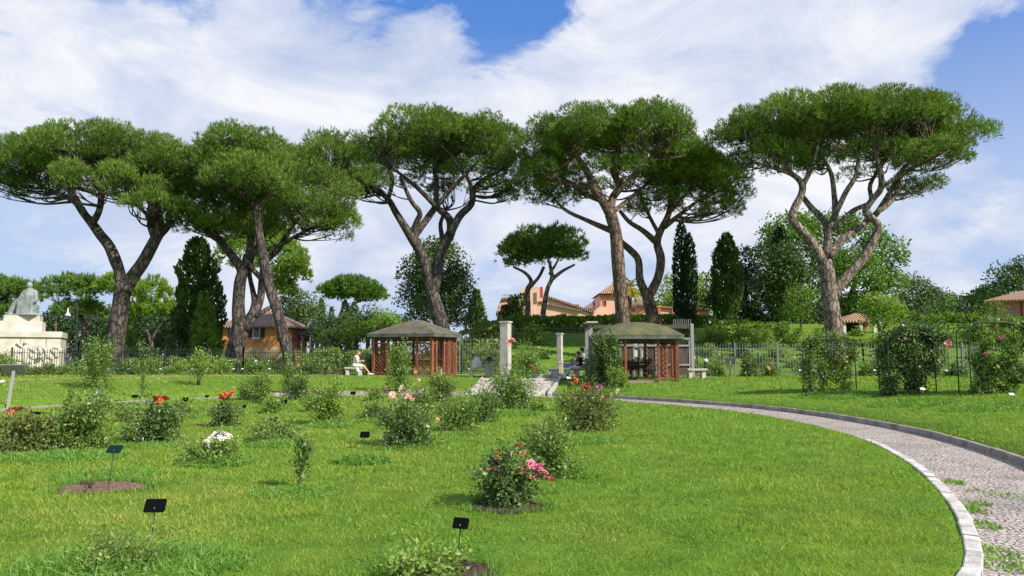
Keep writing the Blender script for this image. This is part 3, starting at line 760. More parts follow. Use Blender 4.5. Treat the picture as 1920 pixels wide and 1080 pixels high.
far_pine('slim far umbrella pine with a single leaning pale trunk beside the pink gable', 1040, 62, 432, 60, 45, [[(1016,612,5),(1020,575,5),(1027,540,4),(1035,520,4),(1030,490,3)],[(1033,525,4),(1055,508,3),(1078,496,2)],[(1030,515,3),(1045,490,2),(1050,470,2)]], [(1050,455,42,24,0),(1072,478,22,16,0),(1040,480,26,18,1)], 'needles_far', 'bark_pale')
# dark understorey and cypresses on the left
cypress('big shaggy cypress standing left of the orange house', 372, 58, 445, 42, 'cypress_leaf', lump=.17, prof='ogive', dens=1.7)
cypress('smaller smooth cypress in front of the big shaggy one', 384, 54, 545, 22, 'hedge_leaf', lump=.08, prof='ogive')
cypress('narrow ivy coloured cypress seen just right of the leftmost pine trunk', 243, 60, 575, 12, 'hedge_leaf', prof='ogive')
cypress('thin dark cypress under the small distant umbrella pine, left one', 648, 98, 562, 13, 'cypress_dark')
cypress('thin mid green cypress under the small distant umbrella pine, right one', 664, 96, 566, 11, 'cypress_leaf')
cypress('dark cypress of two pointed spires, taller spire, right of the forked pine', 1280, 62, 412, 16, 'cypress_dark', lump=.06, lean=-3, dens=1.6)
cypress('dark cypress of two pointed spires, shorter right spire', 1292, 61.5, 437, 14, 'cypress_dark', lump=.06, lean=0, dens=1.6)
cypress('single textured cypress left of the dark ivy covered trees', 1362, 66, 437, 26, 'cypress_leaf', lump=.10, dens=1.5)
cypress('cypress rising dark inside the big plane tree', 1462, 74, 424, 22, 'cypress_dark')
cypress('young conifer with pointed top right of the dense oak', 893, 74, 543, 22, 'cypress_leaf', prof='cone', name='conifer', cat='conifer', group='young conifers')
cypress('pointed conifer left of the shrubs behind the orange house', 603, 92, 560, 14, 'oak_leaf', prof='cone', name='conifer', cat='conifer', group='young conifers')
cypress('small spiky conifer left of the thin cypresses', 622, 96, 575, 12, 'cypress_leaf', prof='cone', name='conifer', cat='conifer', group='young conifers')
for i, (px, top) in enumerate([(963,553),(978,550),(948,572)]):
    cypress(['middle dark juniper below the twin slim pines', 'right dark juniper touching the pale pine trunk', 'low round juniper at the left end of the juniper row'][i], px, 68, top, 14, 'cypress_leaf', prof='ogive', name='juniper', cat='juniper', group='junipers before the pink building')
broad_tree('oak_tree', 'dense tall rounded oak behind the forked trunk and left gazebo', 'oak tree', 815, 66, [(822,520,56,62,0),(795,560,45,55,1),(850,555,35,60,0),(822,590,60,40,-1),(780,510,24,26,1),(818,475,36,26,0)], 'oak_leaf', [[(822,640,8),(822,600,7),(820,560,4)]], .24, 1.2)
broad_tree('conifer', 'bushy dark cedar behind the right end of the orange house', 'conifer', 568, 84, [(560,575,34,30,0),(572,600,34,26,-1),(548,600,26,30,0),(590,590,24,22,0)], 'oak_leaf', lsize=.26)
for i, (x, y, rx, ry, lm, D, lab) in enumerate([
    (612,615,28,22,'dark_leaf',74,'dark rounded shrub left of the shrub bank behind the fence'), (655,605,30,22,'oak_leaf',80,'mid green shrub under the two thin cypresses'),
    (690,600,28,24,'dark_leaf',78,'dark shrub in the centre of the shrub bank'), (718,603,24,20,'lime_leaf',76,'bright yellow green shrub right of the dark shrub'),
    (668,622,22,14,'hedge_leaf',66,'arching fresh green shrub close above the hedge'), (740,605,26,14,'dark_leaf',84,'flat dark shrub before the dense oak'),
    (585,628,18,16,'cypress_leaf',72,'small dark shrub beside the house pergola'), (632,630,24,14,'oak_leaf',68,'low shrub below the dark rounded shrub'), (700,622,26,12,'hedge_leaf',64,'low light shrub left behind the gazebo roof')]):
    broad_tree('shrub', lab, 'shrub', x, D, [(x, y, rx, ry, 0), (x + rx * .5, y + ry * .5, rx * .7, ry * .8, 0), (x - rx * .5, y + ry * .6, rx * .7, ry * .7, 0)], lm, lsize=.2, zmin=-.8)
# dark wooded mass under the left pines
for i, (x, y, rx, ry, lm, D, lab) in enumerate([
    (100,620,32,30,'dark_leaf',90,'dark bushy tree behind the monument'), (150,640,34,34,'dark_leaf',92,'very dark tree behind the street lamp'), (190,635,30,38,'dark_leaf',88,'dark evergreen left of the big forked trunk'),
    (270,625,40,34,'dark_leaf',86,'dark evergreen right of the big forked trunk'), (315,640,34,34,'dark_leaf',84,'dark evergreen at the foot of the shaggy cypress'), (240,665,36,18,'oak_leaf',74,'low green thicket right of the big forked trunk'),
    (20,635,40,40,'oak_leaf',92,'green tree behind the marble monument at the left edge'), (330,600,22,40,'dark_leaf',80,'tall dark evergreen hugging the shaggy cypress')]):
    broad_tree('evergreen_tree', lab, 'tree', x, D, [(x, y, rx, ry, 0), (x + rx * .6, y + ry * .4, rx * .6, ry * .6, 1)], lm, lsize=.3, zmin=-.9, dens=1.1)
for i, (x, y, D, lab) in enumerate([(70,655,100,'dark thicket behind the marble monument'),(125,600,98,'dark crown mass behind the white lamp'),(185,600,100,'dark crown mass left of the forked trunk top'),(250,610,98,'dark crown mass seen in the trunk fork'),(300,600,97,'dark crown mass left of the shaggy cypress')]):
    broad_tree('evergreen_tree', lab, 'tree', x, D, [(x, y, 38, 26, 0), (x + 18, y + 30, 36, 34, 1), (x - 20, y + 35, 34, 32, 0)], 'dark_leaf' if i % 2 else 'oak_leaf', lsize=.34, zmin=-.9, dens=1.2)
# right background
broad_tree('plane_tree', 'big leafy plane tree with bright leaves behind the rightmost pine', 'plane tree', 1610, 76,
  [(1480,445,52,48,0),(1530,430,46,34,1),(1610,440,42,34,0),(1650,480,44,46,0),(1600,520,60,50,-1),(1540,500,60,50,1),(1665,540,34,40,0),(1450,480,36,38,1),(1620,580,46,34,0)], 'plane_leaf',
  [[(1592,640,8),(1590,600,7),(1600,540,5),(1620,480,3)],[(1590,590,5),(1560,540,3),(1540,480,2)]], .30, 1.15)
broad_tree('willow', 'drooping ivy draped tree left of the rightmost pine trunk', 'tree', 1470, 70,
  [(1465,520,46,46,0),(1500,545,44,50,-1),(1445,560,30,46,0),(1490,600,36,30,0),(1468,480,26,30,0)], 'cypress_leaf', [[(1496,640,5),(1497,600,4),(1490,560,3)]], .26, 1.25)
for i, (x, y, rx, ry, lm, D, lab) in enumerate([
    (1398,500,28,38,'dark_leaf',80,'dark dense evergreen right of the single textured cypress'), (1395,570,34,50,'dark_leaf',76,'black green undergrowth tree between cypress and ivy tree'),
    (1440,590,36,34,'dark_leaf',80,'dark low tree under the ivy draped tree'), (1560,590,46,32,'dark_leaf',90,'dark tree behind the rightmost pine trunk'), (1530,600,36,30,'dark_leaf',86,'shaded tree between willow and pine trunk'),
    (1340,545,16,40,'dark_leaf',84,'narrow dark tree left behind the single cypress')]):
    broad_tree('evergreen_tree', lab, 'tree', x, D, [(x, y, rx, ry, 0), (x + rx * .5, y + ry * .5, rx * .7, ry * .6, 1), (x - rx * .4, y + ry * .6, rx * .6, ry * .5, 0)], lm, lsize=.28, zmin=-.9, dens=1.1)
broad_tree('round_tree', 'rounded dark green tree left of the far right woods', 'tree', 1715, 84, [(1712,555,40,34,0),(1745,570,36,28,0),(1700,580,34,24,-1)], 'oak_leaf', [[(1715,620,5),(1715,580,4)]], .26)
broad_tree('round_tree', 'light green tree at the right end of the garden trees', 'tree', 1752, 88, [(1762,572,26,26,0),(1780,585,22,16,0),(1745,590,26,16,0)], 'hedge_leaf', [[(1755,620,4),(1755,590,3)]], .26)
broad_tree('bright_tree', 'small feathery light green tree beside the tiled roof kiosk', 'tree', 1650, 55, [(1652,588,34,26,0),(1640,572,18,16,0),(1668,580,20,20,0),(1650,605,26,14,0)], 'lime_leaf', [[(1648,645,3),(1650,620,3),(1640,595,2)],[(1650,628,2.5),(1658,612,2),(1668,598,1.5)]], .15, 1.0, (.4, .8))
for x, D, lab, lobes in [(1815,110,'dark wooded clump between round tree and red house', [(1815,580,40,24,0),(1850,565,34,24,2),(1785,590,24,14,0)]), (1890,105,'big dark pine rising behind the red house at the right edge', [(1885,525,32,30,0),(1915,535,36,40,0),(1860,560,30,26,0),(1925,500,30,20,0)])]:
    broad_tree('evergreen_tree', lab, 'tree', x, D, lobes, 'cypress_leaf', lsize=.34, zmin=-.9)
broad_tree('poplar', 'pale fresh green poplar left of the two spired cypress', 'poplar', 1253, 92, [(1258,550,20,34,0),(1265,580,24,26,0),(1245,575,14,20,0)], 'lime_leaf', lsize=.26, dens=1.2)
broad_tree('poplar', 'pale fresh green poplar between the two spired cypress and the single one', 'poplar', 1318, 90, [(1318,545,20,38,0),(1328,580,18,34,0),(1308,575,18,34,0)], 'lime_leaf', lsize=.26, dens=1.2)
broad_tree('shrub', 'small bright bush beside the red house gutter', 'shrub', 1868, 66, [(1868,585,22,8,0)], 'hedge_leaf', lsize=.16, zmin=-.8)
broad_tree('young_tree', 'slender pale stemmed young tree before the dark ivy tree', 'tree', 1500, 62, [(1500,572,20,18,0),(1508,556,14,10,0),(1492,590,14,10,0)], 'hedge_leaf', [[(1502,625,2.2),(1502,600,2),(1506,580,1.5)]], .2)
for i, (x, y, lab) in enumerate([(1700,600,'dark low tree behind the clipped hedge, left one'),(1755,604,'dark low tree behind the clipped hedge, middle one'),(1810,600,'dark low tree behind the clipped hedge, right one')]):
    broad_tree('evergreen_tree', lab, 'tree', x, 78, [(x, y, 36, 24, 0), (x + 22, y + 14, 30, 20, 0)], ('dark_leaf', 'oak_leaf')[i % 2], lsize=.3, zmin=-.9, dens=1.3)
# palm
def palm(px, D):
    b = at(px, D); root = empty('palm_tree', b, 'palm tree with yellowing fronds between the two reddish pine trunks', 'palm tree'); m = mpp(D)
    c = P(px, 540, D); wood([[(b.x, D, b.z - .3, 5 * m), ((b.x + c.x) / 2, D, (b.z + c.z) / 2, 4.5 * m), (c.x, D, c.z, 5.5 * m)]], root, 'bark_grey_shaded')
    P_, D_, L_, W_l = [], [], [], []
    for i in range(64):
        a = rs.uniform(0, 6.28); el = rs.uniform(-.5, 1.35); L = 34 * m * rs.uniform(.8, 1.15)
        h = np.array([math.cos(a) * math.cos(el), math.sin(a) * math.cos(el), math.sin(el)]); p = np.array(c)
        for s_ in range(14):
            h = unit(h + np.array([0, 0, -.09 - .05 * (el > .3)])); p = p + h * L / 14
            sd = unit(np.cross(h, [0, 0, 1.0]) + 1e-6)
            for q in (-1, 1): P_.append(p); D_.append(unit(h * .9 + sd * q * .9 + np.array([0, 0, -.25]))); L_.append(L * .2); W_l.append(.07)
    P_ = np.array(P_); V, I, T = blades(P_, np.array(D_), np.array(L_), np.array(W_l) * 1.4, np.clip((P_[:, 2] < c.z + .1) * .5 + rs.rand(len(P_)) * .6, 0, 1))
    mesh_np('fronds', V, I, 3, MAT['palm_leaf'], root, T)
palm(1180, 74)

# hedges on the hill crest and at the right
def gxy(px, D): g = at(px, D); return (g.x, g.y)
hedge('hedge', 'long clipped hedge on the hill crest below the pink buildings', 'hedge', [gxy(905,63), gxy(1000,62.5), gxy(1110,62), gxy(1200,63), gxy(1335,64)], 1.6, .85, 'hedge_leaf', .26, 3.6)
hedge('hedge', 'tall clipped bright topped hedge wall at the right below the red house', 'hedge', [gxy(1690,56), gxy(1800,55), gxy(1960,53), gxy(2150,52)], 1.6, 2.15, 'hedge_leaf', .17)
hedge('hedge', 'trellis hedge on the upper hill right of the single cypress', 'hedge', [gxy(1335,60), gxy(1420,59), gxy(1480,58)], 1.0, 1.1, 'hedge_leaf', .17)
hedge('hedge', 'yellow green bank hedge behind the left gazebo and the shrubs', 'hedge', [gxy(600,58), gxy(700,57), gxy(870,57), gxy(940,58)], 2.2, 1.3, 'olive_leaf', .17)
hedge('hedge', 'low rambling hedge right behind the left iron fence', 'hedge', [gxy(150,46.5), gxy(330,46), gxy(470,45.5), gxy(620,45.5)], 1.2, .8, 'rose_leaf', .12, .8, lump=.25)
hedge('hedge', 'leafy green bank behind the iron fence left of the seated woman', 'hedge', [gxy(560,49), gxy(690,49), gxy(760,50)], 1.6, 1.25, 'rose_leaf_light', .13, .8, lump=.22)

# ------------------------------------------------------------------ buildings
def wallbox(mb, x0, x1, y0, y1, z0, z1): mb.box(((x0 + x1) / 2, (y0 + y1) / 2, (z0 + z1) / 2), (x1 - x0, y1 - y0, z1 - z0))
def orange_house():
    D = 68; m = mpp(D); b = at(490, D); root = empty('orange_house', b, 'two storey orange plastered house with tiled hipped roof behind the crossing pine stems', 'house')
    xl, xr = P(414, 600, D).x, P(540, 600, D).x; ze = P(480, 612, D).z; zr = P(480, 585, D + 4).z; z0 = b.z - .3; dp = 6.5
    mb = MB(); wallbox(mb, xl, xr, D, D + dp, z0, ze); mb.build('wall', MAT['plaster_orange'], root)
    mb = MB(); wallbox(mb, xl - .05, xr + .05, D - .06, D, z0, P(480, 652, D).z); mb.build('plinth', MAT['plaster_cream'], root)
    e = .55; mb = MB(); A = [(xl - e, D - e, ze), (xr + e, D - e, ze), (xr + e, D + dp + e, ze), (xl - e, D + dp + e, ze)]
    r1 = (xl + 2.6, D + dp / 2, zr + .1); r2 = (xr - 2.6, D + dp / 2, zr + .1)
    mb.add(A + [r1, r2], [(0, 1, 5, 4), (1, 2, 5), (2, 3, 4, 5), (3, 0, 4)]); mb.add([(x, y, z - .14) for x, y, z in A] + A, [(3, 2, 1, 0), (0, 1, 5, 4), (1, 2, 6, 5), (2, 3, 7, 6), (3, 0, 4, 7)])
    mb.build('roof', MAT['roof_tiles'], root)
    for (px, w_, py0, py1, dark) in [(435, 10, 615, 630, 1), (481, 11, 615, 632, 0), (437, 9, 652, 664, 1), (527, 9, 618, 636, 1)]:
        c = P(px, (py0 + py1) / 2, D); ww = w_ * m; hh = (py1 - py0) * m
        mf = MB(); mf.box((c.x, D - .03, c.z), (ww + .16, .10, hh + .16)); wn = mf.build('window', MAT['wall_white'] if not dark else MAT['shutter_brown'], root)
        mp_ = MB(); mp_.box((c.x - ww * .24, D - .085, c.z), (ww * .42, .03, hh)); mp_.box((c.x + ww * .24, D - .085, c.z), (ww * .42, .03, hh)); mp_.build('pane', MAT['glass_dark'], wn)
        if not dark:
            for sgn in (-1, 1):
                ms = MB(); ms.box((c.x + sgn * (ww * .9 + .08), D - .06, c.z), (ww * .62, .07, hh + .1)); ms.build('shutter', MAT['shutter_brown'], root)
            ms = MB(); ms.box((c.x, D - .1, c.z - hh / 2 - .14), (ww * 1.3, .26, .1)); ms.build('sill', MAT['wall_white'], wn)
orange_house()
def house_pergola():
    D = 70; m = mpp(D); b = at(575, D); root = empty('metal_pergola', b, 'thin grey metal pergola with purple flowers at the right side of the orange house', 'pergola')
    mb = MB(); z1 = P(575, 624, D).z
    xs = [P(p, 620, D).x for p in (548, 566, 582)]
    for x in xs:
        for dy in (0, 3): mb = MB(); mb.bar((x, D + dy, b.z), (x, D + dy, z1), .1); mb.build('post', MAT['iron_grey'], root)
    mb = MB()
    for dy in (0, 3): mb.bar((xs[0] - .3, D + dy, z1), (xs[-1] + .3, D + dy, z1 - .25), .1)
    for i in range(9): x = xs[0] + (xs[-1] - xs[0]) * i / 8; mb.bar((x, D - .3, z1 + .06), (x, D + 3.3, z1 + .06), .06)
    mb.build('beam', MAT['iron_grey'], root)
    c = P(550, 632, D - .5); p = np.array(c) + rs.normal(size=(200, 3)) * [.35, .3, .7]
    V, I, T = leafq(p, rnd_unit(200), np.full(200, .16), np.full(200, .14), rs.rand(200)); mesh_np('blossom', V, I, 4, MAT['purple_flower'], root, T)
house_pergola()

def gable(mb, x0, x1, y0, y1, z0, ze, xr, zr):
    """gable end facing the camera, ridge running in y at x=xr"""
    F = [(x0, y0, z0), (x1, y0, z0), (x1, y0, ze), (xr, y0, zr), (x0, y0, ze)]; B = [(x, y1, z) for x, y, z in F]
    mb.add(F + B, [(0, 1, 2, 3, 4), (9, 8, 7, 6, 5), (0, 5, 6, 1), (1, 6, 7, 2), (4, 9, 5, 0)])
def poly_wall(mb, pts, D, depth):
    """extruded facade: pixel outline at depth D"""
    F = [P(x, y, D) for x, y in pts]; F = [(p.x, D, p.z) for p in F]; B = [(x, D + depth, z) for x, y, z in F]; n = len(F)
    mb.add(F + B, [tuple(range(n)), tuple(reversed(range(n, 2 * n)))] + [(i, n + i, n + (i + 1) % n, (i + 1) % n) for i in range(n)])
def roof_strip(mb, pts, D0, D1, th=.25):
    """sloping roof sheet over a line of pixels (front at D0, back at D1)"""
    for a, b in zip(pts[:-1], pts[1:]):
        pa, pb = P(*a, D0), P(*b, D0); v = [(pa.x, D0 - .3, pa.z), (pb.x, D0 - .3, pb.z), (pb.x, D1, pb.z), (pa.x, D1, pa.z)]
        mb.add(v + [(x, y, z + th) for x, y, z in v], [(3, 2, 1, 0), (4, 5, 6, 7), (0, 1, 5, 4), (1, 2, 6, 5), (2, 3, 7, 6), (3, 0, 4, 7)])
def windows(root, D, lst, matn='glass_dark', frame='wall_white'):
    m = mpp(D)
    for (px, py, w_, h_) in lst:
        c = P(px, py, D); f = MB(); f.box((c.x, D - .02, c.z), (w_ * m + .2, .12, h_ * m + .2)); wn = f.build('window', MAT[frame], root)
        g = MB(); g.box((c.x, D - .085, c.z), (w_ * m, .03, h_ * m)); g.build('pane', MAT[matn], wn)
def pink_buildings():
    D = 88
    b = at(1030, D); r = empty('gabled_hall', b, 'long peach building with a low sloping gable behind the slim twin pines', 'building')
    mb = MB(); poly_wall(mb, [(972,640),(1112,640),(1112,590),(1096,583),(1028,560),(1018,548),(1010,538),(985,538),(975,545),(972,560)], D, 12); mb.build('wall', MAT['plaster_pink'], r)
    mb = MB(); roof_strip(mb, [(1027,559),(1070,573),(1114,588)], D, D + 12); mb.build('roof', MAT['roof_tiles'], r)
    mb = MB(); roof_strip(mb, [(1028,572),(1090,584)], D - .05, D - .02, .2); mb.build('cornice', MAT['roof_tiles'], r)
    windows(r, D, [(1013,568,5,4),(1060,592,4,8)], frame='plaster_pink_deep')
    f = P(1015, 545, D - .5); mb = MB(); mb.box((f.x, f.y, f.z - .2), (.35, .08, 1.3)); tag(mb.build('flag', MAT['flag_red']), 'small limp red flag hanging on the peach gabled hall', 'flag')
    b = at(945, 90); r = empty('peach_house', b, 'small peach house with roof railing behind the junipers', 'building'); D2 = 90
    mb = MB(); poly_wall(mb, [(932,620),(975,620),(975,562),(940,562),(932,585)], D2, 8); mb.build('wall', MAT['plaster_pink'], r)
    mb = MB(); roof_strip(mb, [(930,590),(940,562),(976,560)], D2, D2 + 8, .2); mb.build('roof', MAT['roof_tiles'], r)
    mb = MB(); pa, pb = P(943, 553, D2), P(964, 553, D2)
    mb.bar(pa, pb, .08)
    for i in range(6): x = pa.x + (pb.x - pa.x) * i / 5; mb.bar((x, D2, pa.z - .6), (x, D2, pa.z), .06)
    mb.build('railing', MAT['iron_grey'], r)
    windows(r, D2, [(948,575,4,6),(958,575,4,6)], frame='plaster_pink_deep')
    b = at(1078, 96); r = empty('plain_block', b, 'low plain peach block rising behind the gabled hall', 'building'); mb = MB(); poly_wall(mb, [(1062,600),(1086,600),(1086,571),(1062,571)], 96, 6); mb.build('wall', MAT['plaster_pink'], r)
    mb = MB(); roof_strip(mb, [(1061,571),(1087,571)], 96, 102, .12); mb.build('roof', MAT['wall_white'], r)
    # chapel with tower
    D3 = 92; b = at(1150, D3); r = empty('chapel', b, 'peach chapel with a square hipped tower left of the palm', 'building')
    mb = MB(); poly_wall(mb, [(1128,640),(1182,640),(1182,552),(1126,552)], D3, 7); mb.build('tower', MAT['plaster_pink'], r)
    p0, p1 = P(1121, 551, D3), P(1186, 551, D3); pr = P(1157, 532, D3 + 3.5); e = .6
    A = [(p0.x, D3 - e, p0.z), (p1.x, D3 - e, p0.z), (p1.x, D3 + 7 + e, p0.z), (p0.x, D3 + 7 + e, p0.z)]
    mb = MB(); mb.add(A + [(pr.x, D3 + 3.5, pr.z + .4)], [(0, 1, 4), (1, 2, 4), (2, 3, 4), (3, 0, 4), (3, 2, 1, 0)]); mb.build('roof', MAT['roof_tiles_orange'], r)
    mb = MB(); q0, q1 = P(1124, 556, D3), P(1184, 556, D3); mb.box(((q0.x + q1.x) / 2, D3 - .1, q0.z), (q1.x - q0.x, .3, .35)); mb.build('cornice', MAT['plaster_pink_deep'], r)
    mb = MB(); poly_wall(mb, [(1100,640),(1128,640),(1128,572),(1104,592)], D3 - 1, 6); mb.build('aisle', MAT['plaster_pink'], r)
    windows(r, D3 - 1, [(1110,603,3,9),(1117,600,3,11),(1124,597,3,12)], 'wall_white', 'plaster_pink_deep'); windows(r, D3, [(1134,568,4,9)], 'shutter_brown', 'plaster_pink_deep')
    b = at(1112, 100); r2 = empty('domed_house', b, 'grey tiled low roof with round headed dormer left of the chapel tower', 'building')
    mb = MB(); poly_wall(mb, [(1088,620),(1130,620),(1130,582),(1088,582)], 100, 8); mb.build('wall', MAT['plaster_pink'], r2)
    a0, a1 = P(1085, 583, 100), P(1132, 583, 100); rr = P(1112, 569, 104); mb = MB()
    mb.add([(a0.x, 99.5, a0.z), (a1.x, 99.5, a0.z), (a1.x, 109, a0.z), (a0.x, 109, a0.z), (rr.x, 104, rr.z + .3)], [(0, 1, 4), (1, 2, 4), (2, 3, 4), (3, 0, 4)]); mb.build('roof', MAT['roof_tiles'], r2)
    c = P(1117, 572, 99); mb = MB(); mb.box((c.x, 99, c.z - .3), (.9, 1, 1.2)); mb.tube([(c.x, 98.5, c.z + .3), (c.x, 99.5, c.z + .3)], .45, 12); mb.build('dormer', MAT['plaster_pink'], r2)
    # long wing with tiled roof + boundary wall
    D4 = 94; b = at(1210, D4); r = empty('tiled_wing', b, 'long peach wing with brown tiled roof behind the palm and forked pine', 'building')
    mb = MB(); poly_wall(mb, [(1178,640),(1240,640),(1240,574),(1178,574)], D4, 8); mb.build('wall', MAT['plaster_pink'], r)
    a0, a1 = P(1174, 575, D4), P(1240, 575, D4); zz = P(1200, 562, D4 + 4).z; mb = MB()
    mb.add([(a0.x, D4 - .6, a0.z), (a1.x, D4 - .6, a0.z), (a1.x, D4 + 4, zz), (a0.x, D4 + 4, zz), (a1.x, D4 + 8.6, a0.z), (a0.x, D4 + 8.6, a0.z)], [(0, 1, 2, 3), (3, 2, 4, 5), (0, 5, 4, 1)]); mb.build('roof', MAT['roof_tiles'], r)
    windows(r, D4, [(1187,582,3,3),(1191,598,8,3)], 'shutter_brown', 'plaster_pink_deep')
    D5 = 80; b = at(1265, D5); r = empty('boundary_wall', b, 'plain peach boundary wall with stepped slope passing behind the dark twin cypress', 'wall')
    mb = MB(); poly_wall(mb, [(1150,640),(1330,640),(1330,583),(1236,577),(1214,580),(1196,592),(1150,596)], D5, .6); mb.build('wall_body', MAT['plaster_pink'], r)
    mb = MB(); roof_strip(mb, [(1150,596),(1196,591.5),(1214,579.5),(1236,576.5),(1331,582.5)], D5, D5 + .7, .12); mb.build('coping', MAT['plaster_pink_deep'], r)
    mb = MB()
    for px in (1236, 1262, 1308): c = P(px, 595, D5); mb.box((c.x, D5 - .1, c.z - .3), (.3, .25, 3.2))
    mb.build('pilaster', MAT['plaster_pink_deep'], r)
pink_buildings()
def red_house():
    D = 72; b = at(1900, D); r = empty('red_house', b, 'dusty red house with grey green shutter at the right edge of the photo', 'house')
    o = P(1856, 564, D); ze = o.z; Mx = Matrix.Translation((o.x, o.y, 0)) @ Matrix.Rotation(R(-33), 4, 'Z'); L, W2, z0 = 14, 8, b.z - .5
    s = MB(Mx); s.box((L / 2, W2 / 2, (z0 + ze) / 2), (L, W2, ze - z0)); s.build('wall', MAT['plaster_pink_deep'], r)
    e = .55; A = [(-e, -e, ze), (L + e, -e, ze), (L + e, W2 + e, ze), (-e, W2 + e, ze)]; rg = [(2.6, W2 / 2, ze + 1.15), (L - 2.6, W2 / 2, ze + 1.15)]
    s = MB(Mx); s.add(A + rg, [(0, 1, 5, 4), (1, 2, 5), (2, 3, 4, 5), (3, 0, 4)]); s.add([(x, y, z - .16) for x, y, z in A] + A, [(3, 2, 1, 0), (0, 1, 5, 4), (1, 2, 6, 5), (2, 3, 7, 6), (3, 0, 4, 7)]); s.build('roof', MAT['roof_tiles_orange'], r)
    for x, w_, h_ in ((1.75, .3, .9), (.75, .25, .6)):
        f = MB(Mx); f.box((x, -.03, ze - 1.15), (w_, .1, h_)); wn = f.build('shutter', MAT['shutter_green'], r)
    s = MB(Mx); s.tube([(2.5, -.12, ze - .1), (2.5, -.12, z0)], .06, 6); s.build('drainpipe', MAT['shutter_brown'], r)
red_house()
def roof_kiosk():
    D = 60; m = mpp(D); b = at(1606, D); r = empty('tiled_kiosk', b, 'open kiosk with orange tiled hipped roof and white posts right of the pale pine trunk', 'kiosk')
    x0, x1 = P(1571, 600, D).x, P(1645, 600, D).x; ze = P(1600, 602, D).z; zr = P(1604, 588, D + 2).z; dp = 3.6
    mb = MB(); A = [(x0, D - .3, ze), (x1, D - .3, ze), (x1, D + dp, ze), (x0, D + dp, ze)]
    mb.add([(x, y, z - .12) for x, y, z in A] + A, [(3, 2, 1, 0), (0, 1, 5, 4), (1, 2, 6, 5), (2, 3, 7, 6), (3, 0, 4, 7)])
    xm = P(1604, 590, D + 2).x; mb.add(A + [(xm - .3, D + 1.6, zr), (xm + .3, D + 1.6, zr)], [(0, 1, 5, 4), (1, 2, 5), (2, 3, 4, 5), (3, 0, 4)]); mb.build('roof', MAT['roof_tiles_orange'], r)
    for px in (1583, 1614, 1640):
        for dy in (0, 3): x = P(px, 620, D).x; q = MB(); q.box((x, D + dy, (b.z + ze) / 2 - .1), (.22, .22, ze - b.z + .1)); q.build('post', MAT['wall_white'], r)
    mb = MB(); wallbox(mb, x0 + .3, x1 - .3, D + 3.3, D + 3.4, b.z - .2, b.z + .9); wallbox(mb, x1 - .5, x1 - .2, D + 1.2, D + 3.4, b.z - .2, ze - .1); mb.build('back_wall', MAT['plaster_pink_deep'], r)
roof_kiosk()
def white_van_house():
    D = 95; b = at(132, D); r = empty('white_building', b, 'small white building glimpsed between the monument and the dark trees', 'building')
    mb = MB(); poly_wall(mb, [(113,690),(148,690),(148,628),(138,620),(120,620),(113,628)], D, 4); mb.build('wall', MAT['wall_white'], r); windows(r, D, [(122,640,5,5),(138,640,5,5)])
white_van_house()
# ------------------------------------------------------------------ terrace: steps, paving, soil
def terrace():
    th = np.linspace(R(52), R(165), 160); ri = _rr(RI, th)
    def xy(r): return CX + (ri + 1.55 + r) * np.cos(th), CY + (ri + 1.55 + r) * np.sin(th)
    V = []
    for r in (9.0, 9.6, 10.2, 10.8): x, y = xy(r); V.append(np.stack([x, y, ground_z(x, y) + .012], -1))
    V = np.concatenate(V); n = len(th); q = []
    for i in range(3):
        j = np.arange(n - 1); q.append(np.stack([i * n + j + 1, i * n + j, (i + 1) * n + j, (i + 1) * n + j + 1], -1).reshape(-1))
    tag(mesh_np('terrace_path', V, np.concatenate(q), 4, MAT['terrace_paving']), kind='structure')
    mb = MB(); Y0 = 30.6; ns = 5; tw = 1.42
    for i in range(ns):
        ya, yb = Y0 + i * tw, Y0 + (i + 1) * tw; xa, xb = -1.72 + .06 * i, 1.36 + .2 * i; zt = gz(.3, yb) + .05 + .03 * (ns - i)
        mb.box(((xa + xb) / 2, (ya + yb) / 2 + .11, zt - .23), (xb - xa, tw - .24, .44))
    o = tag(mb.build('steps', MAT['step_brick']), kind='structure')
    mb = MB()
    for i in range(ns):
        ya = Y0 + i * tw; yb = ya + tw; xa, xb = -1.72 + .06 * i, 1.36 + .2 * i; zt = gz(.3, yb) + .062 + .03 * (ns - i)
        mb.box(((xa + xb) / 2, ya + .105, zt - .22), (xb - xa, .21, .44))
    tag(mb.build('step_edges', MAT['kerb_stone']), kind='structure')
    mb = MB()
    for (xa, xb, w_, up_) in ((1.52, 2.5, .15, .13), (-1.86, -1.5, .10, .09)):
        pts = [Vector((xa + (xb - xa) * t / 6, 30.5 + 7.4 * t / 6, 0)) for t in range(7)]
        for p, q in zip(pts[:-1], pts[1:]): mb.bar((p.x, p.y, gz(p.x, p.y) + up_ - .1), (q.x, q.y, gz(q.x, q.y) + up_ - .1), w_, .26)
    tag(mb.build('step_kerbs', MAT['pillar_white']), kind='structure')
terrace()

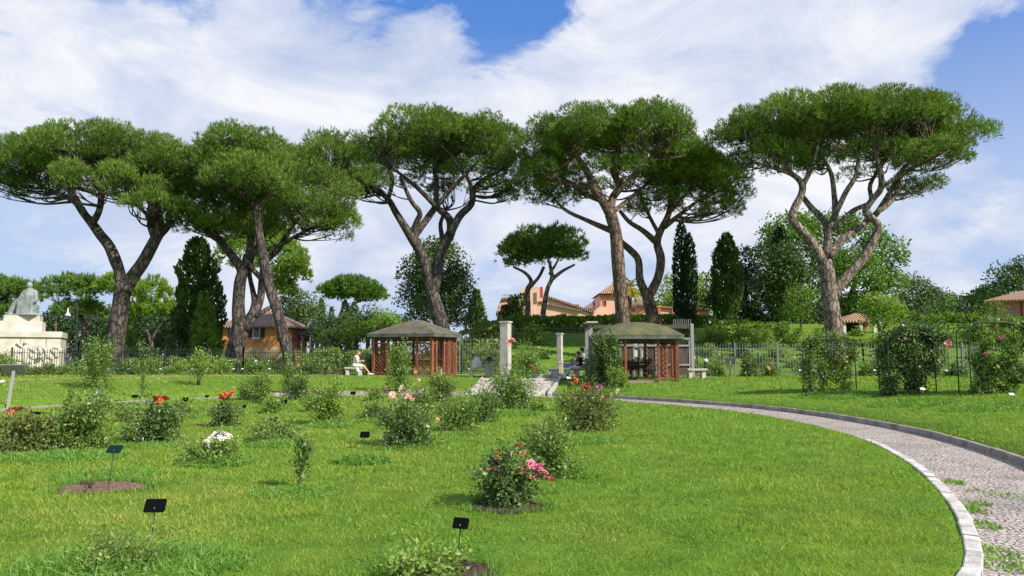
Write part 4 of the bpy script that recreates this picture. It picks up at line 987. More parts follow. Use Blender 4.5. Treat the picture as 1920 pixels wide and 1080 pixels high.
# ------------------------------------------------------------------ fences
def fence(label, name, p0, p1, h, gap, matn, pick=.022, post_gap=2.2, hoops=None, grid=False, posth=.12, group=None):
    p0 = Vector((*p0, 0)); p1 = Vector((*p1, 0)); c = (p0 + p1) / 2; root = empty(name, (c.x, c.y, gz(c.x, c.y)), label, 'fence', group)
    L = (p1 - p0).length; d = (p1 - p0) / L; n = int(L / gap); mb = MB(); rng = random.Random(3)
    for i in range(n + 1):
        q = p0 + d * (i * gap); z = gz(q.x, q.y); hh = h + rng.uniform(-.01, .01)
        mb.bar((q.x, q.y, z + .05), (q.x, q.y, z + hh), pick); 
        if not grid: mb.lathe((q.x, q.y, z + hh - .002), [(pick * .9, 0), (pick * .2, .07)], 4, False)
    tag(mb.build('pickets', MAT[matn], root))
    mb = MB(); levels = (.14, h - .2) if not grid else tuple(np.arange(.2, h, .22))
    npost = max(1, int(L / post_gap))
    for lv in levels:
        for i in range(npost):
            a = p0 + d * (L * i / npost); b = p0 + d * (L * (i + 1) / npost); mb.bar((a.x, a.y, gz(a.x, a.y) + lv), (b.x, b.y, gz(b.x, b.y) + lv), .03 if not grid else .015)
    mb.build('rails', MAT[matn], root)
    for i in range(npost + 1):
        q = p0 + d * (L * i / npost); z = gz(q.x, q.y); ms = MB(); ms.bar((q.x, q.y, z - .1), (q.x, q.y, z + h + posth), .07); ms.build('post', MAT[matn], root)
    if hoops:
        for i in range(hoops[2]):
            a = hoops[0] + (hoops[1] - hoops[0]) * i / hoops[2]; b = hoops[0] + (hoops[1] - hoops[0]) * (i + 1) / hoops[2]
            pts = [p0 + d * (a + (b - a) * t / 10) for t in range(11)]
            ms = MB(); ms.tube([(q.x, q.y, gz(q.x, q.y) + h + .5 * math.sin(math.pi * t / 10)) for t, q in enumerate(pts)], .018, 5); ms.build('hoop', MAT[matn], root)
    return root
fence('dark iron picket fence in front of the marble monument', 'iron_fence', gxy(20,43.2), gxy(160,44.2), 1.45, .13, 'iron_dark')
fence('dark iron picket fence between the monument and the orange house, half hidden by roses', 'iron_fence', gxy(160,44.2), gxy(455,44.2), 1.45, .14, 'iron_dark')
fence('iron picket fence with hooped top below the orange house', 'iron_fence', gxy(455,44.2), gxy(645,43.8), 1.45, .15, 'iron_dark', hoops=(.2, 5.6, 4))
fence('dark iron picket fence right behind the left gazebo', 'iron_fence', gxy(645,44.4), gxy(940,43.6), 1.35, .13, 'iron_dark')
fence('tall thin wire grid fence between the left gazebo and the white pillar', 'wire_fence', gxy(862,45.2), gxy(945,45), 2.1, .17, 'iron_grey', .012, grid=True)
fence('light grey picket fence stretching right from the right gazebo', 'iron_fence', gxy(1300,41), gxy(1620,40.4), 1.68, .15, 'iron_grey', .020)
fence('light grey picket fence behind the three rose arches', 'iron_fence', gxy(1620,40.4), gxy(2100,38.6), 1.68, .15, 'iron_grey', .020)
fence('thin wire fence on the hill crest below the clipped hedge', 'wire_fence', gxy(962,58), gxy(1100,57.5), 1.0, .35, 'iron_grey', .012, grid=True, post_gap=3)
fence('small dark railing on the bank above the tall hedge shrubs, left of the gazebo roof', 'iron_fence', gxy(615,62), gxy(700,62), 1.1, .3, 'iron_dark', .03)

# ------------------------------------------------------------------ gazebos
def lattice(mb, a, b, z0, z1, step=.2, w=.03, both=True, flipside=False):
    """crossing slats inside the rectangle from ground point a to b"""
    a = Vector(a); b = Vector(b); L = (b - a).length; d = (b - a) / L; H = z1 - z0; nrm = Vector((-d.y, d.x, 0))
    for sgn in ((1, -1) if both else (1,)):
        k = -H if sgn > 0 else 0; k = -H
        while k < L:
            # line u = k + t (sgn) , v=t
            t0, t1 = max(0, -k), min(H, L - k)
            if t1 - t0 > .05:
                u0, u1 = k + t0, k + t1
                if sgn < 0: u0, u1 = L - u0, L - u1
                off = nrm * (.012 * sgn)
                mb.bar(a + d * u0 + off + Vector((0, 0, z0 + t0)), a + d * u1 + off + Vector((0, 0, z0 + t1)), .016, w, up=(nrm.x, nrm.y, .001))
            k += step
def gazebo(label, px, D, F, hd, bulge, rot, eave_py, apex_py, matw, over=.28, seat=True, dome=False, panels='all'):
    b = at(px, D); b = Vector((b.x, b.y, b.z)); root = empty('gazebo', b, label, 'gazebo')
    ze = P(px, eave_py, D).z - b.z; za = P(px, apex_py, D).z - b.z
    Mx = Matrix.Translation(b) @ Matrix.Rotation(rot, 4, 'Z')
    V = [(-F / 2, -hd), (F / 2, -hd), (F / 2 + bulge, 0), (F / 2, hd), (-F / 2, hd), (-F / 2 - bulge, 0)]
    # floor slab
    m = MB(Mx); m.prism([(x * .97, y * .97) for x, y in V], -.1, .02); m.build('floor', MAT['terrace_paving'], root)
    n = len(V); pw = .92; t = .14; zt = ze - .02
    for i in range(n):
        a = Vector((*V[i], 0)); c = Vector((*V[(i + 1) % n], 0)); d = (c - a).normalized(); L = (c - a).length
        m = MB(Mx); m.box((a.x, a.y, zt / 2), (t * 1.1, t * 1.1, zt), rz=math.atan2(d.y, d.x)); m.build('post', MAT[matw], root, bevel=.008)
        if L < 1.2: pwi = L * .36
        else: pwi = min(pw, L * .3)
        for (s0, s1, e_) in ((0, pwi, 1), (L - pwi, L, 0)):
            q0, q1 = a + d * (s0 + .05), a + d * (s1 - .05); qe = q1 if e_ else q0
            m = MB(Mx); m.box((qe.x, qe.y, zt / 2), (t * .8, t * .8, zt), rz=math.atan2(d.y, d.x)); m.build('post', MAT[matw], root, bevel=.006)
            m = MB(Mx)
            for z in (.14, zt - .32): m.bar(q0 + Vector((0, 0, z)), q1 + Vector((0, 0, z)), .05, .07)
            lattice(m, q0, q1, .17, zt - .34, .23); m.build('lattice_panel', MAT[matw], root)
        m = MB(Mx); m.bar(a + Vector((0, 0, zt - .07)), c + Vector((0, 0, zt - .07)), .07, .16); m.build('beam', MAT['wood_dark'], root)
    # roof: deck, slopes, fascia
    k = 1 + over / (F / 2); Vo = [(x * k, y * (1 + over / hd)) for x, y in V]
    m = MB(Mx); m.add([(x, y, ze) for x, y in Vo], [tuple(range(n - 1, -1, -1))])
    fz = .17; rdg = .25 * (F / 2) if not dome else .12
    apx = [(-rdg if x < 0 else rdg) if abs(y) > .1 else (x / abs(x)) * rdg for x, y in V]
    top = [(x, 0, za) for x in apx]
    rings = [(0.0, fz - .01), (.33, None), (.66, None), (1.0, None)]
    vs, fs = [], []
    for (t_, zz) in rings:
        for i in range(n):
            x = Vo[i][0] * (1 - t_) + apx[i] * t_; y = Vo[i][1] * (1 - t_)
            h = (t_ ** .92) if not dome else math.sin(t_ * math.pi / 2) ** .72
            vs.append((x * (1.015 if t_ == 0 else 1), y * (1.015 if t_ == 0 else 1), ze + fz + (za - ze - fz) * h))
    for r_ in range(len(rings) - 1):
        for i in range(n): j = (i + 1) % n; fs.append((r_ * n + i, r_ * n + j, (r_ + 1) * n + j, (r_ + 1) * n + i))
    m.add(vs, fs); rf = m.build('roof', MAT['moss'] if dome else MAT['shingle_green'], root)
    for i in range(n):
        a = Vector((*Vo[i], ze + fz / 2)); c = Vector((*Vo[(i + 1) % n], ze + fz / 2)); m = MB(Mx); d = (c - a); nb = max(1, int(d.length / .34)); rng = random.Random(i)
        for q in range(nb):
            m.bar(a + d * (q / nb) + Vector((0, 0, rng.uniform(-.006, .006))), a + d * ((q + .985) / nb), .035, fz)
        m.build('fascia', MAT['fascia_green'], rf)
    rng = random.Random(4); m = MB(Mx)
    if not dome:  # moss patch near the apex
        pass
    # bench inside
    if seat:
        s = MB(Mx); y = hd - .42
        for k_ in range(4): s.box((0, y - .16 + k_ * .11, .45), (F - .9, .09, .035))
        s.build('bench_seat', MAT['wood_orange'] if not dome else MAT['wood_dark'], root)
        s = MB(Mx)
        for k_ in range(3): s.box((0, y + .24, .56 + k_ * .12), (F - .9, .03, .1))
        s.build('bench_back', MAT['wood_orange'] if not dome else MAT['wood_dark'], root)
        for x in (-F / 3, 0, F / 3):
            s = MB(Mx); s.box((x, y, .22), (.09, .36, .43)); s.build('bench_leg', MAT['white_stone'], root)
    return root
gazebo('reddish wooden lattice gazebo with green shingled hipped roof, left of the steps', 778, 41.6, 3.55, 1.45, .25, R(-21), 633, 601, 'wood_orange')
gazebo('darker wooden gazebo with mossy low domed roof and dark interior, right of the steps', 1193, 35.6, 3.25, 1.5, .28, R(1), 637, 604, 'wood_orange', dome=True)

def wooden_screen():
    D = 38.3; b = at(1230, D); r = empty('wooden_screen', b, 'weathered grey brown plank screen with white panels behind the right gazebo', 'screen'); m = mpp(D); rng = random.Random(2)
    def X(px): return P(px, 660, D).x
    def Z(py): return P(1200, py, D).z
    for px in (1112, 1163, 1188, 1202, 1212, 1230, 1264, 1268, 1293):
        s = MB(); s.box((X(px), D, (Z(634) + b.z) / 2), (.09, .1, Z(634) - b.z)); s.build('post', MAT['pillar_grey'], r)
    s = MB()
    for py in (635, 648, 684): s.box(((X(1112) + X(1295)) / 2, D - .07, Z(py)), (X(1295) - X(1112), .05, .09))
    s.build('rail', MAT['pillar_grey'], r)
    for a, c_ in ((1114, 1162), (1164, 1187), (1213, 1229), (1231, 1263), (1269, 1292)):
        s = MB(); x = X(a)
        while x < X(c_) - .04: wd = min(rng.uniform(.08, .13), X(c_) - x); s.box((x + wd / 2, D + rng.uniform(-.01, .01), (Z(650) + b.z) / 2 + .05), (wd - .01, .03, Z(650) - b.z - .1)); x += wd
        s.build('plank_panel', MAT['wood_grey'], r)
    for a, c_, y0, y1 in ((1188, 1199, 637, 669), (1203, 1209, 637, 670)):
        s = MB(); s.box(((X(a) + X(c_)) / 2, D + .05, (Z(y0) + Z(y1)) / 2), (X(c_) - X(a), .02, Z(y0) - Z(y1))); s.build('white_panel', MAT['wall_white'], r)
        s = MB(); s.box(((X(a) + X(c_)) / 2, D + .05, (Z(y1) + b.z) / 2 - .02), (X(c_) - X(a), .02, Z(y1) - b.z - .06)); s.build('plank_panel', MAT['wood_grey'], r)
wooden_screen()
def pergola_frame():
    D = 37; b = at(1105, D); r = empty('pergola_frame', b, 'tall grey post and beam frame standing around the right gazebo', 'pergola'); top = P(1105, 607, D).z
    for px, dy, w_ in ((1100, 1.3, .16), (1107, 0, .2), (1298, 0, .16)):
        x = P(px, 660, D + dy).x; s = MB(); s.box((x, D + dy, (top + b.z) / 2 - .1), (w_, w_, top - b.z + .2)); s.build('post', MAT['pillar_grey'], r, bevel=.01)
    x0, x1 = P(1096, 660, D).x, P(1300, 660, D).x
    for dy in (0, 1.3): s = MB(); s.box(((x0 + x1) / 2, D + dy, top - .12), (x1 - x0, .08, .13)); s.build('beam', MAT['wood_grey'], r)
    s = MB(); s.box((P(1108, 660, D).x, D + .2, top + .05), (.55, 1.9, .07)); s.build('cap', MAT['pillar_white'], r)
    s = MB()
    for i in range(9): x = P(1264 + i * 4, 620, D + 1.3).x; s.box((x, D + 1.38, top + .05), (.03, .03, .5))
    s.build('rail', MAT['iron_grey'], r)
pergola_frame()
def pillar(label, px, D, base, top, wpx, cap=True):
    b = W_(px, base) if D is None else at(px, D); D = b.y; m = mpp(D); r = empty('stone_pillar', b, label, 'pillar', 'stone pillars at the top of the steps')
    zt = P(px, top, D).z; w_ = wpx * m * .82
    s = MB(); s.box((b.x, b.y, (b.z + zt) / 2 - .1), (w_, w_, zt - b.z + .2), rz=R(-24)); s.build('shaft', MAT['pillar_white'], r, bevel=.015)
    s = MB(); s.box((b.x, b.y, zt + .03), (w_ + .1, w_ + .1, .08), rz=R(-24)); s.build('cap', MAT['pillar_white'], r, bevel=.012)
    return r
pillar('tall white stone pillar at the left of the steps top, behind a peach rose', 948, 38.2, 706, 605, 20)
pillar('slimmer stone pillar between the steps and the seated man', 1050, 42.5, 700, 627, 11)

# ------------------------------------------------------------------ furniture on the terrace
def stone_bench(label, px, D, w_, rz=0, slats=False):
    b = at(px, D); r = empty('stone_bench', b, label, 'bench'); Mx = Matrix.Translation(b) @ Matrix.Rotation(rz, 4, 'Z')
    s = MB(Mx); s.box((0, 0, .41), (w_, .5, .09)); s.build('seat', MAT['white_stone'], r, bevel=.012)
    for sg in (-1, 1): s = MB(Mx); s.box((sg * (w_ / 2 - .16), 0, .18), (.2, .4, .38), taper=.85); s.build('leg', MAT['white_stone'], r, bevel=.01)
    return r
stone_bench('pale stone bench under the seated woman in white', 664, 41, 1.0)
stone_bench('small stone bench right of the right gazebo', 1306, 36, .95)
stone_bench('stone bench with a cream cloth heap on it, left of the round stone bin', 898, 39.4, 1.15)
def slat_bench(label, px, D, w_):
    b = at(px, D); r = empty('slatted_bench', b, label, 'bench'); 
    for k_ in range(3): s = MB(); s.box((b.x, D - .2 + k_ * .2, b.z + .42), (w_, .16, .05)); s.build('slat', MAT['wood_dark'], r)
    s = MB(); [s.box((b.x, D - .22, b.z + z), (w_ * .96, .04, .08)) for z in (.12, .27)]; s.build('front_boards', MAT['wood_dark'], r)
    for sg in (-1, 1): s = MB(); s.box((b.x + sg * w_ * .44, D, b.z + .2), (.1, .45, .4)); s.build('leg', MAT['iron_dark'], r)
slat_bench('low dark slatted bench left of the woman in white', 630, 41.4, 1.35)
slat_bench('dark slatted bench between the round stone bin and the tall pillar', 932, 40, .7)
def cloth_heap():
    b = at(893, 39.3); s = MB(); z = b.z + .455; rng = random.Random(1); prof = [(.30, 0), (.29, .08), (.24, .3), (.17, .48), (.10, .58), (.02, .62)]
    n = 18; vs = []
    for r_, h in prof:
        for j in range(n): a = 2 * math.pi * j / n; q = r_ * (1 + .12 * math.sin(3 * a + h * 4) + rng.uniform(-.05, .05)); vs.append((b.x + q * math.cos(a), b.y + .7 * q * math.sin(a), z + h))
    fs = [(i * n + j, i * n + (j + 1) % n, (i + 1) * n + (j + 1) % n, (i + 1) * n + j) for i in range(len(prof) - 1) for j in range(n)]
    s.add(vs, fs + [tuple(reversed(range(n))), tuple(range((len(prof) - 1) * n, len(prof) * n))], True)
    tag(s.build('cloth_heap', MAT['white_stone']), 'cream cone shaped heap of cloth on a stone bench by the steps', 'cloth')
cloth_heap()
def bin_():
    b = at(917, 39); r = empty('litter_bin', b, 'round stone litter bin with a tiered metal cap left of the tall pillar', 'bin')
    s = MB(); s.lathe(b, [(.22, 0), (.23, .05), (.205, .1), (.20, .62), (.225, .66), (.225, .72), (.17, .74)], 20); s.build('body', MAT['pillar_grey'], r)
    s = MB(); s.lathe((b.x, b.y, b.z + .74), [(.03, 0), (.035, .1), (.29, .11), (.22, .17), (.13, .2), (.12, .25), (.16, .26), (.05, .33), (.015, .42)], 16); s.build('cap', MAT['iron_dark'], r)
bin_()
def low_walls():
    def blk(label, px, D, w_, d_, h, capw=.06):
        b = at(px, D); r = empty('low_wall', b, label, 'wall'); s = MB(); s.box((b.x, b.y, b.z + h / 2 - .1), (w_, d_, h + .2)); s.build('body', MAT['pillar_white'], r, bevel=.01)
        s = MB(); s.box((b.x, b.y, b.z + h + .03), (w_ + capw, d_ + capw, .06)); s.build('coping', MAT['white_stone'], r, bevel=.01)
    blk('low white stone ledge along the top of the steps', 1013, 38.6, .95, .4, .10)
    blk('small square stone block between the ledge and the slim pillar', 1038, 38.8, .5, .5, .38)
    blk('short stone gate stub in front of the slim pillar', 1051, 38.9, .2, .24, .72)
low_walls()
def wooden_armbench():
    D = 37.6; b = at(1083, D); r = empty('garden_bench', b, 'grey garden bench carrying the seated man in black', 'bench')
    s = MB(); [s.box((b.x, D - .24 + k_ * .12, b.z + .43), (1.35, .1, .04)) for k_ in range(5)]; s.build('seat', MAT['pillar_grey'], r)
    s = MB(); [s.box((b.x, D + .3, b.z + z), (1.35, .04, .1)) for z in (.58, .72, .86)]; s.build('backrest', MAT['pillar_grey'], r)
    for sg in (-1, 1): s = MB(); s.box((b.x + sg * .6, D, b.z + .21), (.08, .5, .42)); s.build('leg', MAT['pillar_grey'], r)
    s = MB(); s.box((b.x + .7, D - .02, b.z + .42), (.08, .62, .86)); s.build('end_panel', MAT['wood_grey'], r)
wooden_armbench()
def lectern(label, px, py_base, py_top, wpx, tilt, D=None, lean=0, ph=None):
    b = W_(px, py_base) if D is None else at(px, D); D = b.y; m = mpp(D); r = empty('info_sign', b, label, 'information sign', 'information panels on posts')
    t = P(px + lean, py_top, D); s = MB(); s.bar((b.x, D, b.z - .1), (t.x, D, t.z), .075 if wpx > 30 else .06, .05); s.build('post', MAT['sign_post'], r)
    w_ = wpx * m; s = MB(Matrix.Translation((t.x, D, t.z + .03)) @ Matrix.Rotation(tilt[1], 4, 'Z') @ Matrix.Rotation(tilt[0], 4, 'X')); s.box((0, 0, 0), (w_, w_ * .68, .03)); s.build('panel', MAT['sign_grey'], r, bevel=.008)
    s = MB(Matrix.Translation((t.x, D, t.z + .03)) @ Matrix.Rotation(tilt[1], 4, 'Z') @ Matrix.Rotation(tilt[0], 4, 'X')); s.box((0, 0, .0175), (w_ * .94, w_ * .62, .004)); s.build('print', MAT['plate_white'], r)
lectern('large grey slanted information panel on a leaning post at the left edge', 13, 768, 694, 40, (R(-38), R(14)), lean=13)
lectern('small grey information panel behind the left fence roses', 338, 0, 688, 14, (R(-40), R(10)), D=43.6)
lectern('dark information panel on a post in front of the light grey fence', 1369, 0, 677, 20, (R(-62), 0), D=39)
def bollard():
    b = at(1324, 40.6); r = empty('post_box', b, 'black post with white top beside the light fence, right of the stone bench', 'post'); s = MB(); s.box((b.x, b.y, b.z + .35), (.2, .2, .75)); s.build('body', MAT['iron_dark'], r, bevel=.02)
    s = MB(); s.lathe((b.x, b.y, b.z + .72), [(.13, 0), (.13, .12), (.04, .2)], 10); s.build('cap', MAT['lamp_white'], r)
bollard()
def street_lamp():
    D = 70; b = at(143, D); r = empty('street_lamp', b, 'street lamp with white bell shade hanging from a curved mast right of the monument', 'street lamp')
    pts = [(143, 700), (143, 650), (144, 600), (145, 575), (141, 563), (134, 560), (128, 564), (127, 574)]
    s = MB(); s.tube([(b.x, D, b.z - .1)] + [P(x, y, D) for x, y in pts[1:]], [.09, .08, .07, .06, .045, .04, .04, .04], 8); s.build('mast', MAT['iron_dark'], r)
    c = P(127, 592, D); s = MB(); s.lathe(c, [(.26, 0), (.24, .08), (.12, .26), (.05, .42), (.04, .75)], 16); s.build('lamp_shade', MAT['lamp_white'], r)
street_lamp()
def brown_pole():
    b = at(104, 78); s = MB(); t = P(105, 592, 78); s.tube([(b.x, 78, b.z - .1), (t.x, 78, t.z)], .09, 8); tag(s.build('pole', MAT['stem_brown']), 'plain brown wooden pole between the monument and the street lamp', 'pole')
brown_pole()

# ------------------------------------------------------------------ monument and statue
def monument():
    D = 74; m = mpp(D); b = at(50, D); R0 = P(115, 690, D); ROT = Matrix.Translation(R0) @ Matrix.Rotation(R(27), 4, 'Z') @ Matrix.Translation(-R0); r = empty('monument_pedestal', b, 'stepped white marble monument pedestal with carved frieze at the left edge', 'monument')
    def tier(name, x0, x1, y0, y1, dep, yo=0, tp=1.0):
        a, c = P(x0, (y0 + y1) / 2, D), P(x1, (y0 + y1) / 2, D); z0, z1 = P(50, y1, D).z, P(50, y0, D).z
        s = MB(ROT); s.box(((a.x + c.x) / 2, D + dep / 2 + yo, (z0 + z1) / 2), (c.x - a.x, dep, z1 - z0), taper=tp); return s.build(name, MAT['monument_marble'], r, bevel=.03)
    lo = tier('lower_block', -80, 114, 633, 702, 7, 0, .985); tier('lower_cornice', -82, 117, 622, 633, 7.4, -.15)
    tier('step_block', 12, 84, 603, 622, 3.6, .5); tier('upper_cornice', 24, 80, 592, 603, 3.0, .8); tier('side_step', -6, 12, 611, 622, 3.4, .6)
    tier('base_step', -90, 116, 694, 706, 8, -.5)
    # carved frieze: crowd of lumps standing proud of the face
    rng = random.Random(9); s = MB(ROT)
    for cx in list(range(-60, 112, 7)):
        if 28 < cx < 45: continue
        hh = rng.uniform(14, 26)
        for kk in range(6):
            p = P(cx + rng.uniform(-4, 4), 673 - rng.uniform(0, hh), D); s.ball((p.x, D - .02, p.z), (rng.uniform(.12, .3), rng.uniform(.08, .22), rng.uniform(.15, .42)), Matrix.Rotation(rng.uniform(-.9, .9), 4, 'Y'), 8, 6)
    s.build('frieze', MAT['monument_marble'], lo)
    for cx in (58,):
        s = MB(ROT); p = P(cx, 665, D); s.ball((p.x, D - .05, p.z), (.28, .3, 1.0)); s.ball((p.x, D - .1, p.z + 1.15), .18); s.capsule((p.x - .2, D - .1, p.z + .7), (p.x - .7, D - .1, p.z + 1.1), .09); s.build('relief_figure', MAT['monument_marble'], lo)
    # joints between marble courses
    s = MB(ROT)
    for px in (-30, 12, 52, 92): a = P(px, 640, D); s.box((a.x, D - .012, a.z - .3), (.03, .03, 1.3))
    s.build('course_joint', MAT['kerb_grey'], lo)
    # seated bronze figure seen from behind its right shoulder
    b2 = P(50, 591, D - .4); r2 = empty('bronze_statue', b2, 'verdigris bronze statue of a seated robed man on top of the marble pedestal', 'statue')
    Mx = Matrix.Translation(b2) @ Matrix.Scale(1.0, 4); k_ = P(50, 530, D - .4).z - b2.z; u = k_ / 2.62
    Mx = Matrix.Translation(b2) @ Matrix.Scale(u, 4)
    s = MB(Mx)
    s.box((0.0, 0, .55), (1.15, 1.0, 1.1), taper=.92)                     # draped seat block
    s.capsule((0.12, 0, 1.0), (.22, -.05, 1.75), .50, .46)               # torso
    s.ball((.22, -.05, 1.82), (.56, .34, .26)); s.capsule((.60, -.05, 1.85), (.74, -.1, 1.25), .19, .16); s.capsule((.74, -.1, 1.25), (.5, -.3, .95), .15, .12)
    s.capsule((-.18, -.05, 1.85), (-.42, -.25, 1.3), .2, .17); s.capsule((-.42, -.25, 1.3), (-.75, -.3, 1.05), .16, .12)
    s.capsule((.26, -.08, 2.0), (.24, -.12, 2.2), .15, .13); s.ball((.20, -.14, 2.40), (.21, .23, .26))   # neck, head
    s.ball((.03, -.2, 2.36), (.06, .06, .05)); s.ball((.08, -.16, 2.24), (.12, .12, .1))                   # nose, bearded jaw
    s.capsule((-.05, 0, .95), (-.85, -.15, .9), .32, .24); s.capsule((-.85, -.15, .9), (-1.2, -.2, .2), .24, .2); s.ball((-1.35, -.22, .12), (.3, .16, .12))
    s.capsule((-.3, .1, .9), (-1.45, .2, .25), .34, .22); s.capsule((-.5, .1, .5), (-1.6, .1, .08), .3, .12)   # cloak trailing left
    for i in range(9): x = -.45 + i * .14; s.capsule((x, -.47, .15), (x * .7 + .12, -.40, 1.55), .085, .06)
    s.box((-.15, 0, .03), (2.1, 1.2, .12))
    o = s.build('body', MAT['bronze'], r2, remesh=.045)
monument()

# ------------------------------------------------------------------ people
def seated(name_label, b, face, pose, mats):
    """face=+1 looks right, -1 left; side-on figure, seat height .46; local x forward"""
    root = empty('person', b, name_label, 'person', 'people sitting on the terrace')
    Mx = Matrix.Translation(b) @ Matrix.Scale(face, 4, (1, 0, 0)); f = face
    def C(mb, a, c, r0, r1): mb.capsule(a, c, r0, r1, 10)
    hip = (0, 0, .56); lean = pose['lean']; ch = (lean, 0, .93); nk = (lean + .03, 0, 1.10); hd = (lean + .09, 0, 1.235)
    bd = MB(Mx); C(bd, hip, (lean * .5, 0, .75), .145, .13); C(bd, (lean * .5, 0, .75), ch, .13, .15); bd.ball((lean, 0, .99), (.11, .19, .09)); C(bd, ch, nk, .08, .052); C(bd, nk, (nk[0] + .03, 0, 1.17), .052, .05)
    bd.ball(hd, (.098, .078, .122)); bd.ball((hd[0] + .098, 0, hd[2] - .015), (.022, .014, .022)); bd.ball((hd[0] + .078, 0, hd[2] - .065), (.03, .03, .022)); bd.ball((hd[0] - .005, .078, hd[2] - .01), (.02, .012, .03)); bd.ball((hd[0] - .005, -.078, hd[2] - .01), (.02, .012, .03))
    legs = pose['legs']; arms = pose['arms']
    for sg in (-1, 1):
        kn, an = legs[0 if sg < 0 else 1]; y = .095 * sg
        C(bd, (0.02, y, .54), (kn[0], y, kn[1]), .095, .062); C(bd, (kn[0], y, kn[1]), (an[0], y, an[1]), .06, .036); bd.capsule((an[0] - .02, y, an[1] - .045), (an[0] + .16, y, an[1] - .055), .042, .03)
        el, ha = arms; C(bd, (lean, .185 * sg, 1.0), (el[0], .2 * sg, el[1]), .048, .04); C(bd, (el[0], .2 * sg, el[1]), (ha[0], .09 * sg, ha[1]), .038, .026)
        bd.ball((ha[0] + .045, .08 * sg, ha[1]), (.05, .02, .036))
        for q in range(4): bd.capsule((ha[0] + .08, (.075 - .004 * q) * sg, ha[1] + .026 - .017 * q), (ha[0] + .125 + .006 * (q in (1, 2)), .045 * sg, ha[1] + .03 - .018 * q), .0095, .008, 6)
        bd.capsule((ha[0] + .03, .06 * sg, ha[1] + .03), (ha[0] + .09, .04 * sg, ha[1] + .055), .011, .009, 6)
    body = bd.build('body', mats['skin'], root, remesh=.011)
    e = MB(Mx)
    for sg in (-1, 1): e.ball((hd[0] + .085, .032 * sg, hd[2] + .012), .010, nu=6, nv=4)
    e.build('eyes', MAT['hair_black'], root)
    c = MB(Mx); C(c, (0, 0, .56), (lean * .5, 0, .75), .165, .148); C(c, (lean * .5, 0, .75), (lean, 0, .95), .15, .165); c.ball((lean, 0, 1.0), (.125, .205, .095))
    if pose['sleeves']:
        for sg in (-1, 1): C(c, (lean, .19 * sg, 1.0), (lean * .5 + el[0] * .5, .2 * sg, (1.0 + el[1]) / 2), .065, .06)
    c.build('shirt' if pose['sleeves'] else 'dress', mats['top'], root, remesh=.014)
    if pose['trousers']:
        c = MB(Mx)
        for sg in (-1, 1):
            kn, an = legs[0 if sg < 0 else 1]; y = .095 * sg; C(c, (-.02, y * .9, .54), (kn[0], y, kn[1]), .125, .085); C(c, (kn[0], y, kn[1]), (an[0], y, an[1] + .02), .082, .06)
        c.build('trousers', mats['bottom'], root, remesh=.014)
    else:
        c = MB(Mx)
        for sg in (-1, 1): kn, an = legs[0 if sg < 0 else 1]; y = .09 * sg; C(c, (-.04, y, .55), (kn[0] * .7, y, .55 + (kn[1] - .55) * .6), .125, .105)
        C(c, (.05, -.06, .5), (.16, -.1, .25), .11, .1); c.build('skirt', mats['top'], root, remesh=.014)
    for sg in (-1, 1):
        kn, an = legs[0 if sg < 0 else 1]; y = .095 * sg; s_ = MB(Mx); s_.capsule((an[0] - .03, y, an[1] - .05), (an[0] + .18, y, an[1] - .06), .055, .04); s_.build('shoe', mats['shoe'], root)
    h = MB(Mx); h.ball((hd[0] - .02, 0, hd[2] + .03), (.105, .092, .112))
    if pose['long']:
        h.capsule((hd[0] - .07, 0, hd[2]), (lean - .10, 0, 1.0), .075, .05); h.capsule((lean - .1, 0, 1.02), (lean - .12, 0, .85), .055, .03)
    hh = h.build('hair', mats['hair'], root, remesh=.014)
    if pose.get('hat'):
        t = MB(Mx); t.lathe((hd[0] - .01, 0, hd[2] + .06), [(.21, 0), (.215, .012), (.11, .02), (.10, .10), (.06, .12)], 18); t.build('hat', MAT['hair_black'], root)
    if pose.get('item'):
        t = MB(Mx); ha = arms[1]; t.box((ha[0] + .13, 0, ha[1] + .04), pose['item'][1]); o = t.build(pose['item'][0], MAT['book_grey'], None); tag(o, pose['item'][2], pose['item'][3])
    return root
bb = at(668, 40.9); b0 = Vector((bb.x - .05, bb.y, bb.z))
seated('person in a white dress with long reddish hair sitting sideways, looking down', b0, 1,
  dict(lean=.04, legs=[((.48, .50), (.80, .13)), ((.44, .52), (.72, .15))], arms=((.14, .74), (.36, .80)), sleeves=False, trousers=False, long=True, item=('phone', (.012, .075, .15), 'dark phone held by the person in the white dress', 'phone')),
  dict(skin=MAT['skin'], top=MAT['cloth_white'], bottom=MAT['cloth_white'], hair=MAT['hair_fair'], shoe=MAT['shoe_white']))
bb = at(1086, 37.4); b0 = Vector((bb.x, bb.y, bb.z))
seated('person in black shirt and pale trousers reading on the bench left of the right gazebo', b0, -1,
  dict(lean=-.03, legs=[((.42, .56), (.70, .12)), ((.46, .52), (.60, .12))], arms=((.08, .74), (.26, .80)), sleeves=True, trousers=True, long=False, item=('book', (.03, .3, .22), 'dark book held by the person in black', 'book')),
  dict(skin=MAT['skin'], top=MAT['cloth_black'], bottom=MAT['cloth_grey'], hair=MAT['hair_black'], shoe=MAT['shoe_white']))
bb = at(1093, 39.2); b0 = Vector((bb.x, bb.y, bb.z + .1))
stone_bench('stone bench hidden behind the reading person in black', 1093, 39.2, .9)
seated('person in pale clothes with a wide black hat sitting behind the reading person', b0, -1,
  dict(lean=-.05, legs=[((.42, .52), (.48, .12)), ((.42, .52), (.44, .12))], arms=((.08, .74), (.30, .70)), sleeves=True, trousers=True, long=False, hat=True),
  dict(skin=MAT['skin'], top=MAT['cloth_grey'], bottom=MAT['cloth_grey'], hair=MAT['hair_black'], shoe=MAT['shoe_white']))
